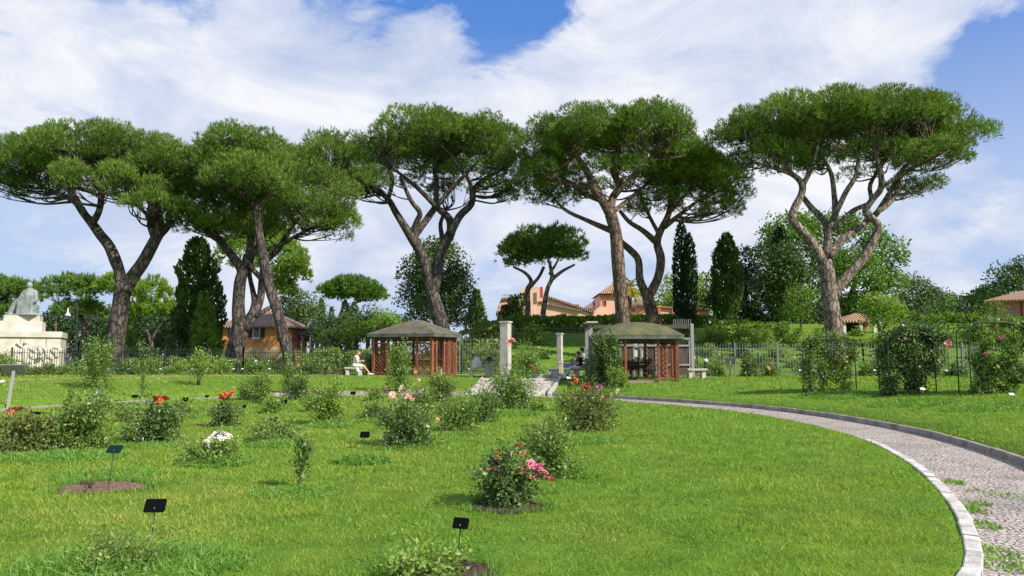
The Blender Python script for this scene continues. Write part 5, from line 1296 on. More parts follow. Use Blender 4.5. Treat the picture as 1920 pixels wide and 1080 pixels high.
# ------------------------------------------------------------------ rose bushes
_bloom = {}
def bloom_mesh(col):
    if col in _bloom: return _bloom[col]
    rng = random.Random(len(_bloom) + 5); V, Fc = [], []
    for ring_, (npet, rr, el, ln) in enumerate([(5, .25, 1.15, .62), (6, .42, .75, .8), (7, .55, .3, 1.0)]):
        for i in range(npet):
            a = 2 * math.pi * (i + .5 * (ring_ % 2)) / npet + rng.uniform(-.15, .15); e_ = el + rng.uniform(-.12, .12); b = len(V)
            o_ = Vector((math.cos(a), math.sin(a), 0)); sd = Vector((-math.sin(a), math.cos(a), 0)); wd = ln * .62
            for t in (0, .45, .85, 1.0):
                ee = e_ - t * .35; c = o_ * (.06 + ln * t * math.cos(ee)) + Vector((0, 0, ln * t * math.sin(ee) * .8)); ww = wd * (.3, .9, .85, .35)[(0, .45, .85, 1.0).index(t)]
                for q in (-1, 0, 1): V.append(c + sd * ww * .5 * q + Vector((0, 0, .06 if q else -.0)))
            for r_ in range(3):
                for q in range(2): k_ = b + r_ * 3 + q; Fc.append((k_, k_ + 1, k_ + 4, k_ + 3))
    me = bpy.data.meshes.new('bloom'); me.from_pydata(V, [], Fc); me.materials.append(MAT['petal_' + col]); me.polygons.foreach_set('use_smooth', [True] * len(Fc)); me.update(); _bloom[col] = me; return me
def add_bloom(root, p, col, size, rng):
    o = bpy.data.objects.new('bloom', bloom_mesh(col)); link(o); o.parent = root
    o.location = Vector(p) - Vector(root.location); size *= 1.22; o.scale = (size, size, size)
    o.rotation_euler = (rng.uniform(.2, 1.25), rng.uniform(-.5, .5), rng.uniform(0, 6.28)); return o
def bush(label, px, py, h, w_, leafm='rose_leaf', n=900, ls=.05, canes=9, prof='mound', blooms=(), name='rose_bush', cat='rose bush', D=None, group='rose bushes on the lawn', low=.35, seed=None, rand_blooms=None, dense=1.0, lean=(0, 0)):
    """px,py: base pixel; h, w_ in metres"""
    b = W_(px, py) if D is None else at(px, D); rng = random.Random(seed or int(px * 7 + (py or 0))); root = empty(name, b, label, cat, group)
    w_ = w_ * (1.22 if prof != 'tall' else 1.15) if w_ > .3 else w_; n = int(n * 1.45); ls *= 1.18
    st = MB(); C, Tn = [], []; rad = w_ / 2
    for i in range(canes):
        a = rng.uniform(0, 6.28); q = (rng.random() ** .6)
        if prof == 'column': rr = rad * q * .8; hh = h * rng.uniform(.75, 1.0)
        elif prof == 'tall': rr = rad * q; hh = h * (rng.uniform(.92, 1.0) if i < 2 else rng.uniform(.35, .72)); rr = rr * (.35 if i < 2 else 1)
        elif prof == 'low': rr = rad * q; hh = h * rng.uniform(.5, 1.0) * (1 - .4 * q)
        else: rr = rad * q; hh = h * (1 - .45 * q * q) * rng.uniform(.8, 1.0)
        tip = Vector((b.x + rr * math.cos(a) + lean[0] * hh, b.y + rr * math.sin(a) + lean[1] * hh, b.z + hh)); mid = Vector((b.x + rr * .42 * math.cos(a), b.y + rr * .42 * math.sin(a), b.z + hh * .55))
        base = Vector((b.x + rng.uniform(-.06, .06), b.y + rng.uniform(-.06, .06), b.z - .03)); q_ = spline([(*base, .011), (*mid, .008), (*tip, .004)], 5)
        st.tube([p[:3] for p in q_], [max(.003, p[3]) * (.7 + h * .25) for p in q_], 5)
        for p in q_: 
            t = (p[2] - b.z) / max(h, .01)
            if t > (.18 if prof != 'tree' else .5): C.append(p[:3]); Tn.append(rng.uniform(0, .3))
        for _ in range(3):   # side twigs
            k_ = rng.randint(3, len(q_) - 2); s0 = Vector(q_[k_][:3]); dv = Vector((rng.uniform(-1, 1), rng.uniform(-1, 1), rng.uniform(.1, .9))).normalized() * min(.3, w_ * .3) * rng.uniform(.5, 1.2)
            e_ = s0 + dv; st.tube([s0, s0 + dv * .5 + Vector((0, 0, .02)), e_], [.006, .004, .002], 4); C += [tuple(s0 + dv * .5), tuple(e_), tuple(e_)]; Tn += [rng.uniform(0, .35)] * 3
    st.build('stems', MAT['stem_green' if ls > .06 else 'stem_brown'], root)
    C = np.array(C); Tn = np.array(Tn); n = int(n * dense)
    nf = int(n * low)                                       # full skirt of leaves near the ground
    idx = rs.randint(0, len(C), n - nf); sp_ = max(.045, min(w_, h) * .085)
    p1 = C[idx] + rs.normal(size=(n - nf, 3)) * sp_; t1 = Tn[idx]
    u = rnd_unit(nf); u[:, 2] = np.abs(u[:, 2]); kx = rs.uniform(.55, 1.0, (nf, 1)) ; hz = h * (.50 if prof != 'column' else .95)
    ph = rs.uniform(0, 6.28, 3); ang = np.arctan2(u[:, 1], u[:, 0]); lob = (1 + .22 * np.sin(ang * 3 + ph[0]) + .15 * np.sin(ang * 7 + ph[1] + u[:, 2] * 5))[:, None]
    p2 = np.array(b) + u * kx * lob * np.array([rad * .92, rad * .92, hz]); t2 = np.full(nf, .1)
    p = np.concatenate([p1, p2]); p[:, 2] = np.maximum(p[:, 2], b.z + .015); out = unit(p - np.array([b.x, b.y, b.z + h * .2]))
    d = unit(out * .7 + rs.normal(size=p.shape) * .65 + [0, 0, .05]); nr = unit(out * .6 + [0, 0, .8])
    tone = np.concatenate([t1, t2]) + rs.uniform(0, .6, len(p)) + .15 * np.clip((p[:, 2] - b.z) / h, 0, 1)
    V, I, T = leafq(p, d, ls * rs.uniform(.7, 1.35, len(p)), ls * .62 * rs.uniform(.8, 1.2, len(p)), np.clip(tone, 0, 1), nr)
    mesh_np('foliage', V, I, 4, MAT[leafm], root, T)
    bl = MB(); anyst = False
    for (bx, by, col, sz) in blooms:
        q = P(bx, by, b.y + rng.uniform(-.5, .1) * rad - .02); add_bloom(root, q, col, sz, rng)
        c = min(C, key=lambda e: (e[0] - q.x) ** 2 + (e[1] - q.y) ** 2 + (e[2] - q.z) ** 2 + (9 if e[2] > q.z else 0)); bl.tube([c, ((c[0] + q.x) / 2, (c[1] + q.y) / 2, (c[2] + q.z) / 2 + .01), q], [.005, .004, .003], 4); anyst = True
    if anyst: bl.build('flower_stalks', MAT['stem_green'], root)
    if rand_blooms:
        col, k_, sz = rand_blooms; cols = col.split(',')
        for i in range(k_):
            c = C[rng.randrange(len(C))]; q = Vector(c) + (Vector(c) - Vector((b.x, b.y, b.z + h * .3))).normalized() * rng.uniform(.03, .1); add_bloom(root, q, rng.choice(cols), sz * rng.uniform(.7, 1.1), rng)
    return root
B = bush
B('knee high rose bush covered with bright pink and salmon flowers, nearest to the camera', 952, 945, .53, .62, 'rose_leaf_dark', 2600, .040, 13, blooms=[(960+a, 870+c, k_, s_) for a, c, k_, s_ in
  [(36,0,'pink',.048),(50,4,'pink',.05),(28,8,'magenta',.04),(44,18,'pink',.045),(55,24,'pink',.05),(66,28,'pink',.045),(38,26,'pink',.042),(74,30,'pink',.04),(52,10,'pink',.045),(12,-35,'salmon',.042),(20,-20,'salmon',.05),(-28,-12,'salmon',.04),(-40,12,'salmon',.035),(-30,10,'magenta',.035),(18,15,'blush',.045),(16,8,'salmon',.04),(-24,-25,'salmon',.028),(0,-20,'blush',.03),(-10,30,'white',.022),(8,40,'white',.02),(-8,24,'white',.02),(62,16,'pink',.04),(28,22,'salmon',.04)]], dense=1.1)
B('leggy green rose bush without flowers just behind the pink one', 1035, 893, .72, .78, 'rose_leaf', 2200, .042, 12)
B('tall bushy rose crowned with pale pink and white flowers, middle of the lawn', 765, 838, .84, .92, 'rose_leaf_dark', 3200, .045, 15, blooms=[(735,740,'blush',.055),(752,728,'blush',.06),(765,735,'blush',.06),(778,742,'blush',.06),(788,740,'white',.055),(772,745,'peach',.05),(760,742,'blush',.055),(740,748,'peach',.05),(790,733,'blush',.05),(802,800,'blush',.035),(820,786,'peach',.035),(724,822,'blush',.045),(768,809,'blush',.04),(800,830,'white',.03),(745,788,'peach',.03),(800,760,'peach',.03)])
B('dense bush with one scarlet flower cluster, right of the white flowered clump', 422, 800, .62, .72, 'rose_leaf_dark', 1500, .05, 10, prof='tall', blooms=[(412,742,'red',.075),(422,739,'red',.08),(432,741,'red',.075),(425,747,'red',.07),(415,747,'red',.06),(436,736,'red',.06)])
B('layered bush with small red flower clump, behind the dead stump bed', 282, 828, .80, 1.05, 'rose_leaf_dark', 2500, .05, 14, blooms=[(291,747,'red',.055),(299,745,'red',.06),(307,746,'red',.06),(312,748,'red',.05),(300,750,'red',.05)])
B('large sprawling rose bush with a few white flowers at the left', 150, 842, 1.05, 1.0, 'rose_leaf', 2900, .05, 16, blooms=[(183,738,'white',.06),(190,741,'white',.055),(176,743,'white',.05),(168,745,'white',.035),(166,757,'white',.03)], lean=(.12, 0))
B('sprawling low bush with salmon orange roses at the left edge', 55, 848, .62, 1.25, 'rose_leaf_red', 2400, .05, 14, blooms=[(18,779,'salmon',.065),(28,768,'salmon',.07),(36,767,'peach',.06),(22,770,'peach',.05),(36,790,'peach',.04),(14,777,'peach',.05)])
B('low sparse green bush below a label, between the two red flowered bushes', 340, 780, .38, .85, 'rose_leaf', 900, .05, 9, 'low')
B('bushy clump overgrown with grass carrying white roses, centre left', 400, 868, .32, 1.0, 'rose_leaf', 1500, .045, 10, 'low', blooms=[(395,822,'white',.05),(404,816,'white',.055),(412,812,'white',.06),(420,813,'white',.06),(428,818,'white',.05),(388,828,'white',.045),(390,836,'white',.045),(338,818,'white',.035),(408,846,'white',.03),(415,820,'white',.05)])
B('grassy low rose clump with label behind the tall thin seedling', 515, 828, .36, .95, 'rose_leaf', 1500, .045, 10, 'low', rand_blooms=('blush', 2, .03))
B('thin upright rose seedling standing alone in a grass ring', 563, 915, .56, .16, 'rose_leaf_dark', 260, .045, 2, 'column', low=.0, dense=1)
B('low wide green rose bush with a single orange flower at the bottom edge', 800, 1078, .10, .5, 'rose_leaf_light', 1100, .035, 9, 'low', blooms=[(766,1047,'salmon',.025)])
B('leafy mound of weeds and rose shoots in the bottom left corner', 215, 1078, .11, .8, 'rose_leaf', 1100, .032, 12, 'low')
B('loose yellow green rose bush with a peach flower, centre of the lawn', 618, 796, 1.25, .85, 'rose_leaf_light', 2000, .055, 13, 'tall', blooms=[(588,733,'peach',.06),(586,753,'white',.05),(622,770,'yellow',.03)])
B('low green rose cushion with thin stalk left of the pale pink rose', 702, 786, .40, .85, 'rose_leaf_dark', 900, .055, 8, 'low', blooms=[(684,755,'white',.02)])
B('dark dense round rose bush below the hooped fence', 562, 750, .9, .95, 'rose_leaf_dark', 1500, .065, 12, 'mound')
B('loose green rose bush in the back row, left of the dark round one', 492, 758, .95, .95, 'rose_leaf', 1400, .065, 12)
B('small dark rose bush in the back row behind the scarlet rose', 462, 750, .75, .7, 'rose_leaf', 1000, .065, 10)
B('tall thin rose in front of the leaning pine foot', 540, 742, 1.75, .7, 'rose_leaf', 900, .07, 7, 'tall', rand_blooms=('white', 3, .05))
B('tall narrow climbing rose in front of the left gazebo with pink flowers', 748, 738, 2.05, 1.05, 'rose_leaf', 2600, .07, 14, 'column', low=.5, blooms=[(728,694,'pink',.06),(731,690,'blush',.05),(776,692,'blush',.08),(781,707,'blush',.1),(785,712,'blush',.08),(779,697,'peach',.08),(726,727,'salmon',.08),(770,680,'blush',.05),(757,735,'salmon',.05)])
B('brownish green rose bush left of the steps', 822, 755, .95, 1.25, 'rose_leaf_red', 1900, .065, 14, rand_blooms=('pink', 2, .04))
B('grey green spreading rose bush in front of the steps', 862, 808, .78, .85, 'rose_leaf', 1600, .052, 12, blooms=[(829,801,'white',.045),(808,786,'peach',.04)])
B('rose bush joined to the grey green one, on its right', 905, 792, .85, .75, 'rose_leaf_dark', 1500, .052, 11)
B('little dark rose sprig left of the steps bushes', 832, 778, .3, .3, 'rose_leaf_dark', 260, .055, 5, 'low')
B('lush rose bush with two tall peach blooms before the tall pillar', 960, 765, 1.3, 1.45, 'rose_leaf', 3600, .065, 18, low=.4, blooms=[(957,641,'peach',.13),(961,637,'salmon',.09),(953,643,'salmon',.08),(999,690,'peach',.11)])
B('big rounded rose bush with red and pink flowers right of the steps', 1100, 805, 1.12, 1.3, 'rose_leaf_red', 3400, .052, 17, low=.42, blooms=[(1096,727,'deepred',.08),(1104,728,'salmon',.07),(1079,712,'orange',.07),(1073,719,'orange',.05),(1123,727,'magenta',.075),(1112,776,'salmon',.06),(1103,720,'peach',.05),(1158,733,'blush',.06),(1130,745,'peach',.04),(1092,733,'salmon',.05)])
B('low grassy rose remnant between the large round rose and its label', 1040, 820, .42, .45, 'rose_leaf', 600, .045, 6)
B('tall climbing rose with one yellow flower before the right gazebo', 1138, 722, 2.25, 1.5, 'rose_leaf_dark', 8500, .085, 18, 'column', low=.66, blooms=[(1144,628,'yellow',.12),(1149,633,'salmon',.07),(1140,632,'yellow',.06)])
B('leafy low shrub at the foot of the yellow flowered climber', 1162, 728, .8, .8, 'rose_leaf_light', 1300, .075, 9)
B('tall free standing rose bush on the left bank', 178, 730, 1.95, 1.3, 'rose_leaf', 2600, .07, 14, 'column', low=.45, group='rose bushes on the bank', blooms=[(160,690,'blush',.06)])
B('sparse bare stemmed rose on the left bank', 372, 722, 1.75, 1.5, 'rose_leaf_light', 800, .07, 12, low=.0, group='rose bushes on the bank')
B('thin small rose sprout on the lower left bank', 133, 752, .38, .3, 'rose_leaf', 140, .06, 3, 'low', low=0, group='rose bushes on the bank')
B('slim rose shoot rising behind the red clumped bush', 266, 748, .85, .35, 'rose_leaf', 220, .06, 3, 'tall', low=0, group='rose bushes on the bank')
B('dark shrub at the left edge beside the grey panel', 6, 0, 1.3, 1.3, 'rose_leaf', 1500, .08, 12, D=38, group='rose bushes on the bank')
B('light low rose bush between the layered and the scarlet rose', 322, 800, .34, .5, 'rose_leaf_light', 700, .05, 8, 'low')
B('small fresh green rose left of the loose yellow green bush', 585, 772, .5, .5, 'rose_leaf_light', 700, .055, 8)
B('small light green rose in the back row behind the grassy clump', 510, 775, .45, .55, 'rose_leaf_light', 700, .055, 8, rand_blooms=('white', 2, .035))
B('light rose bush behind the pale pink crowned one', 795, 768, .75, .8, 'rose_leaf', 1000, .06, 10, rand_blooms=('blush', 2, .045))
B('low rose with a small pink bloom left of the gazebo climber', 700, 752, .45, .75, 'rose_leaf_light', 700, .06, 8, 'low', rand_blooms=('peach', 2, .05))
B('small spindly rose between the left labels', 235, 790, .42, .35, 'rose_leaf', 400, .05, 5)
B('fresh low rose right of the steps bush', 1010, 772, .42, .5, 'rose_leaf_light', 500, .055, 7, 'low')
B('small rose bush behind the large round one', 1065, 770, .6, .6, 'rose_leaf_light', 800, .055, 9, rand_blooms=('peach', 2, .04))
# bed roses along the fences
for px, D, h, w_, lm, rb, lab in [
  (985,41,1.8,2.2,'rose_leaf',None,'big domed rose shrub between the tall and the slim pillar'), (1404,38.6,1.25,.85,'rose_leaf_dark',('magenta',8,.07),'dark leaved rose with magenta buds by the light fence'),
  (1448,38.8,.6,.8,'rose_leaf',('salmon',5,.08),'small rose with salmon flowers by the light fence'), (1344,38.8,.75,.9,'rose_leaf',('salmon',3,.06),'low rose right of the right gazebo bench'),
  (280,43,.9,1.4,'rose_leaf',('blush',5,.06),'rose bush in the bed at the big forked pine'), (232,43,.8,1.3,'rose_leaf_dark',('white',4,.06),'dark rose bush left of the big forked pine foot'),
  (418,43.2,.9,1.2,'rose_leaf_light',('white',4,.06),'light rose bush below the crossing pine stems'), (480,43.2,.85,1.3,'rose_leaf',('white',5,.06),'rose bush with white dots under the hooped fence'),
  (588,43,.95,1.4,'rose_leaf_dark',None,'dark rose bush under the right end of the hooped fence'), (90,42.6,.6,1.3,'rose_leaf_red',('salmon',5,.07),'reddish low rose before the monument fence'),
  (40,42,.6,1.2,'rose_leaf_red',('orange',5,.07),'orange tinged low rose at the monument fence'), (700,43,1.5,.9,'rose_leaf_dark',None,'dark rose bush right behind the woman in white'),
  (1260,42.5,.8,1,'rose_leaf',None,'rose bush behind the plank screen'), (1625,39.4,.9,.8,'rose_leaf',('salmon',6,.08),'rose with salmon clusters seen between the first two arches'),
  (1660,39.2,1.0,.8,'rose_leaf',('orange',6,.08),'rose with orange clusters seen left of the second arch'), (1790,38.6,.7,1.1,'rose_leaf_dark',('white',3,.05),'dark low rose between second and third arch by the fence'),
  (130,43,.55,1.2,'rose_leaf',('blush',4,.06),'low rose with pink dots right of the monument'), (330,43.1,.7,1.2,'rose_leaf_light',('white',3,.06),'light low rose beside the small grey panel')]:
    B(lab, px, 0, h, w_, lm, int(900 * w_ * h ** .5 + 300), .085, 12, D=D, group='roses in the fence beds', rand_blooms=rb, low=.5)

# rose rows on the hillside: four kinds, copied
def hill_proto(i, lm, cols):
    return B('rose bush in the rows on the green hillside behind the light grey fence', 1450, 0, .95, 1.15, lm, 420, .13, 7, D=46, name='rose_bush', cat='rose bush', group='rose bushes in rows on the hillside', low=.5, seed=50 + i, rand_blooms=cols)
protos = [hill_proto(0, 'rose_leaf', ('blush', 4, .09)), hill_proto(1, 'rose_leaf_dark', ('salmon', 4, .09)), hill_proto(2, 'rose_leaf_light', None), hill_proto(3, 'rose_leaf', ('white', 5, .08))]
rng = random.Random(11); k_ = 0
for D in (44.5, 47.5, 51, 55, 59):
    for px in np.arange(955 if D > 46 else 1300, 2000, 1387 * 2.3 / D):
        if rng.random() < .22: continue
        p_ = px + rng.uniform(-8, 8)
        if 1055 < p_ < 1110 and rng.random() < .8: continue
        o = protos[k_] if k_ < 4 else copy_tree(protos[k_ % 4]); k_ += 1
        q = at(p_, D + rng.uniform(-.5, .5)); o.location = q; o.rotation_euler.z = rng.uniform(0, 6.28); sc_ = rng.uniform(.7, 1.25); o.scale = (sc_, sc_, sc_ * rng.uniform(.8, 1.2))
for D in (47, 52):
    for px in np.arange(865, 960, 34):
        o = copy_tree(protos[k_ % 4]); k_ += 1; o.location = at(px, D); o.rotation_euler.z = rng.uniform(0, 6.28); o.scale = (1.2, 1.2, 1.3)
# larger light shrubs in front of the trellis hedge
for i, (px, D, lab) in enumerate([(1340,56,'light round shrub on the upper hill at the left end of the trellis hedge'), (1372,55,'yellow green shrub before the trellis hedge'), (1425,55,'second yellow green shrub before the trellis hedge, to the right'), (1470,56,'light shrub at the right end of the trellis hedge'),
      (1530,54,'green shrub left of the pale pine trunk'), (1215,60,'shrub above the mossy gazebo roof'), (1000,57,'shrub on the slope above the domed rose')]):
    B(lab, px, 0, 1.5, 2.3, ('rose_leaf_light', 'hedge_leaf')[i % 2], 1100, .15, 10, D=D, name='shrub', cat='shrub', group='shrubs on the upper hill', low=.6)

# ------------------------------------------------------------------ rose arches on the right bank
def arch(label, x0, x1, py0, py1, top, D, n, canes, blooms=(), dark=False):
    """x0,x1 base pixels of the two sides; iron frame of four posts with hoops, climbing rose over it"""
    a = at(x0, D); c = at(x1, D); root = empty('rose_arch', (a + c) / 2, label, 'rose arch', 'rose arches on the right bank'); dp = .62
    zt = P((x0 + x1) / 2, top, D).z; H = zt - (a.z + c.z) / 2; sp_ = []
    for dy in (0, dp):
        pts = [(a.x, D + dy, a.z - .1), (a.x, D + dy, a.z + H * .5), (a.x + .02, D + dy, a.z + H * .86)]
        for t in np.linspace(.15, .85, 6): ang = math.pi * (1 - t); pts.append(((a.x + c.x) / 2 + (c.x - a.x) / 2 * math.cos(ang), D + dy, a.z + H * .86 + H * .14 * math.sin(ang)))
        pts += [(c.x - .02, D + dy, c.z + H * .86), (c.x, D + dy, c.z + H * .5), (c.x, D + dy, c.z - .1)]
        s = MB(); s.tube(pts, .019, 6); s.build('frame', MAT['iron_green'], root); sp_.append(pts)
    s = MB()
    for X_ in (a, c):
        for z in np.arange(.25, H * .86, .3): s.bar((X_.x, D, X_.z + z), (X_.x, D + dp, X_.z + z), .014)
    for t in range(3, 9): s.bar(sp_[0][t], sp_[1][t], .014)
    s.build('rungs', MAT['iron_green'], root)
    s = MB(); s.bar((a.x, D, a.z + .55), (c.x, D, c.z + .5), .012); s.build('cross_wire', MAT['iron_green'], root)
    st = MB(); rng = random.Random(int(x0)); C, Rd = [], []
    for (r_px, pts) in canes:
        rows = spline([(*P(x, y, D + dp / 2 + rng.uniform(-.15, .15)), 0) for x, y in pts], 6); r_ = r_px * mpp(D)
        for j in range(max(2, int(r_px / 4))):
            of = Vector((rng.uniform(-.5, .5) * r_, rng.uniform(-.25, .25), 0)); st.tube([Vector(q[:3]) + of * (.3 + .7 * i / len(rows)) for i, q in enumerate(rows)], [.012 - .008 * i / len(rows) for i in range(len(rows))], 5)
        for q in rows:
            for _ in range(2): C.append(np.array(q[:3]) + [rng.uniform(-.7, .7) * r_, rng.uniform(-.25, .25), rng.uniform(-.5, .5) * r_]); Rd.append(r_ * rng.uniform(.35, .75))
    C = np.array(C); Rd = np.array(Rd); n = int(len(C) * n); idx = rs.choice(len(C), n, p=Rd ** 1.5 / (Rd ** 1.5).sum()); off = rs.normal(size=(n, 3)) * Rd[idx][:, None] * .72; p = C[idx] + off
    p[:, 2] = np.maximum(p[:, 2], a.z + .03)
    d = unit(off * 3 + rs.normal(size=(n, 3)) * .6 + [0, 0, -.15]); V, I, T = leafq(p, d, .082 * rs.uniform(.7, 1.4, n), .052 * rs.uniform(.8, 1.2, n), np.clip(rs.uniform(0, .7, n) + .3 * (idx % 4 == 0), 0, 1), unit(off + [0, 0, .2]))
    mesh_np('foliage', V, I, 4, MAT['rose_leaf_dark' if dark else 'rose_leaf'], root, T); st.build('stems', MAT['stem_brown'], root)
    bs = MB()
    for (bx, by, col, sz) in blooms:
        q = P(bx, by, D - .1); add_bloom(root, q, col, sz, rng); e_ = C[np.argmin(np.linalg.norm(C - np.array(q), axis=1))]; bs.tube([tuple(e_), q], [.005, .003], 4)
    if blooms: bs.build('flower_stalks', MAT['stem_green'], root)
arch('leftmost rose arch with two leafy legs and an open gap between them', 1520, 1606, 735, 737, 632, 26.5, 46, [(11,[(1522,735),(1514,700),(1517,665),(1526,642)]),(9,[(1541,735),(1546,705),(1538,680)]),(12,[(1522,642),(1545,662),(1562,692),(1575,708)]),(8,[(1512,642),(1535,632),(1570,630),(1610,642)]),(10,[(1592,735),(1584,712),(1590,685),(1602,655)]),(9,[(1568,638),(1574,665),(1572,690)])], blooms=[(1578,681,'peach',.09),(1595,665,'salmon',.05)])
arch('middle rose arch completely covered by dense dark foliage', 1668, 1756, 750, 752, 618, 24, 95, [(13,[(1674,745),(1665,705),(1662,665),(1676,638)]),(14,[(1672,636),(1700,622),(1730,622),(1755,632)]),(17,[(1688,642),(1700,680),(1712,715),(1724,746)]),(14,[(1742,638),(1740,665),(1745,692)]),(15,[(1698,658),(1720,662),(1738,668)]),(7,[(1752,630),(1768,632),(1782,640)]),(9,[(1690,740),(1682,715)])], dark=True, blooms=[(1777,644,'salmon',.1),(1781,641,'pink',.08),(1697,634,'pink',.05),(1737,695,'peach',.05)])
arch('right rose arch with arching branches and pink roses, cut by the photo edge', 1822, 1935, 755, 757, 600, 22.3, 62, [(14,[(1835,752),(1850,720),(1872,690),(1902,655)]),(12,[(1872,755),(1880,722),(1892,690)]),(10,[(1862,702),(1846,672),(1850,640)]),(9,[(1822,622),(1858,606),(1900,604),(1935,615)]),(15,[(1900,655),(1925,640),(1950,650)]),(10,[(1895,722),(1915,700),(1940,690)]),(8,[(1828,745),(1832,700),(1838,675)])], blooms=[(1877,632,'pink',.085),(1868,617,'pink',.07),(1849,663,'pink',.08),(1883,630,'salmon',.06)])

# ------------------------------------------------------------------ plant labels
def label_plate(label, px, py_base, py_top, wpx, yaw, tilt=R(38), matn='plate_green', lean=0, group='plant labels on stakes', w_real=None, D=None):
    b = W_(px, py_base) if D is None else at(px, D); m = mpp(b.y); root = empty('plant_label', b, label, 'plant label', group)
    t = P(px + lean, py_top, b.y); w_ = wpx * m / max(.5, math.cos(yaw)); h_ = w_ * .66
    s = MB(); s.tube([(b.x, b.y, b.z - .05), (t.x, t.y, t.z)], .005 if b.y < 15 else .010, 6); s.build('stake', MAT['iron_green'], root)
    Mx = Matrix.Translation(t) @ Matrix.Rotation(yaw, 4, 'Z') @ Matrix.Rotation(-tilt, 4, 'X'); s = MB(Mx); r_ = w_ * .09; out = []
    for cx, cz, a0 in ((w_ / 2 - r_, h_ / 2 - r_, 0), (-w_ / 2 + r_, h_ / 2 - r_, 90), (-w_ / 2 + r_, -h_ / 2 + r_, 180), (w_ / 2 - r_, -h_ / 2 + r_, 270)):
        for q in range(4): a = R(a0 + q * 30); out.append((cx + r_ * math.cos(a), cz + r_ * math.sin(a)))
    nn = len(out); s.add([(x, -.003, z) for x, z in out] + [(x, .003, z) for x, z in out], [tuple(range(nn)), tuple(reversed(range(nn, 2 * nn)))] + [(i, nn + i, nn + (i + 1) % nn, (i + 1) % nn) for i in range(nn)])
    s.build('plate', MAT[matn], root)
    if b.y < 12: s = MB(Mx); s.ball((0, -.005, -h_ * .2), .006, nu=8, nv=5); s.build('screw', MAT['iron_grey'], root)
for a in [('black green label plate nearest the camera at the bottom left', 283, 1022, 948, 38, 0.05, R(30), 'plate_black', 8), ('black label on a thin stake before the orange flowered bed at the bottom', 857, 1058, 981, 29, -.35, R(30), 'plate_black', 7),
  ('dark green label standing in the bare soil patch with a dead stump', 201, 919, 842, 27, 0.0, R(48), 'plate_green', 14), ('black label left of the pale pink rose bush', 683, 842, 815, 18, -.1, R(25), 'plate_black', 1),
  ('black label in the leggy bush behind the pink roses', 1006, 862, 824, 18, .1, R(25), 'plate_black', 2), ('black label half hidden in the pink rose bush', 955, 920, 856, 15, 0, R(50), 'plate_black', 0),
  ('small black label turned edge on beside the round red flowered bush', 1032, 830, 804, 9, .5, R(20), 'plate_black', 1), ('black label over the salmon rose bush at the left', 60, 825, 777, 18, .1, R(45), 'plate_black', 6),
  ('narrow black label just right of the salmon roses', 40, 800, 765, 6, 1.0, R(20), 'plate_black', 0), ('small tilted black label right of the white roses at the left', 192, 785, 751, 10, -.5, R(35), 'plate_black', 0),
  ('small black label left of the layered bush', 249, 770, 743, 11, .2, R(50), 'plate_black', 4), ('black label above the low sparse green bush', 347, 770, 749, 12, 0, R(25), 'plate_black', 0),
  ('tiny black label at the path edge left of the scarlet rose', 388, 756, 743, 8, -.3, R(40), 'plate_black', 0), ('slanted black label right of the scarlet rose', 457, 785, 762, 8, -.5, R(25), 'plate_black', 1),
  ('black label over the grassy low rose clump', 514, 812, 786, 14, -.15, R(30), 'plate_black', -1), ('small black label left of the dark round rose bush', 533, 768, 753, 12, 0, R(25), 'plate_black', 0),
  ('small black label on the far lawn left of the gazebo climber', 662, 752, 737, 10, 0, R(30), 'plate_black', 0), ('tiny black label beside the gazebo climber foot', 714, 742, 730, 8, 0, R(35), 'plate_black', 0)]:
    label_plate(*a)
for px, py, top, lab in [(172, 728, 706, 'white label on the tall bank rose at the left'), (374, 722, 709, 'white label under the sparse bank rose'), (1067, 724, 708, 'white label on a black stake left of the yellow flowered climber'),
    (1730, 752, 729, 'white label at the foot of the middle rose arch'), (1897, 756, 739, 'white label at the foot of the right rose arch'), (4, 722, 715, 'white label under the large grey panel at the left edge')]:
    label_plate(lab, px, py, top, 9, 0, R(50), 'plate_white', 0, 'white labels on the bank')
rng = random.Random(8)
for px, D in [(204,42.6),(222,42.8),(241,42.8),(276,42.8),(301,42.9),(361,43),(389,43),(438,43.2),(455,43.2),(505,43.2),(1500,39),(1525,39.1),(1560,39),(1580,38.9),(1640,38.9),(1775,38.2),(1795,38.1),(1830,38)]:
    b = at(px, D); m = mpp(D); top = HOR + (EYE - b.z - .32) / m
    label_plate('small white label in the planting bed along the iron fences', px, 0, top, 4.2, rng.uniform(-.3, .3), R(50), 'plate_white', 0, 'small white labels in the fence beds', D=D)

# ------------------------------------------------------------------ soil patches and stump
def soil(px, py, rx, ry, matn, seed):
    b = G(px, py); rng = random.Random(seed); n = 48; vs = [(b.x, b.y, .012)]; ph = [rng.uniform(0, 6) for _ in range(3)]
    for rr in (.5, .85, 1.0):
        for i in range(n):
            a = 2 * math.pi * i / n; k2 = rr * (1 + .10 * math.sin(3 * a + ph[0]) + .06 * math.sin(7 * a + ph[1])); vs.append((b.x + rx * k2 * math.cos(a), b.y + ry * k2 * math.sin(a), (.012 + rng.uniform(0, .012)) if rr < 1 else .004))
    fs = [(0, 1 + i, 1 + (i + 1) % n) for i in range(n)] + [(1 + r_ * n + i, 1 + (r_ + 1) * n + i, 1 + (r_ + 1) * n + (i + 1) % n, 1 + r_ * n + (i + 1) % n) for r_ in range(2) for i in range(n)]
    s = MB(); s.add(vs, fs, True)
    for i in range(260):
        a = rng.uniform(0, 6.28); q = math.sqrt(rng.random()) * .93; r_ = rng.uniform(.006, .02); s.ball((b.x + rx * q * math.cos(a), b.y + ry * q * math.sin(a), .012 + r_ * .3), (r_, r_ * rng.uniform(.7, 1.2), r_ * .7), nu=6, nv=4)
    tag(s.build('soil_bed', MAT[matn]), kind='structure'); return (b.x, b.y, rx, ry)
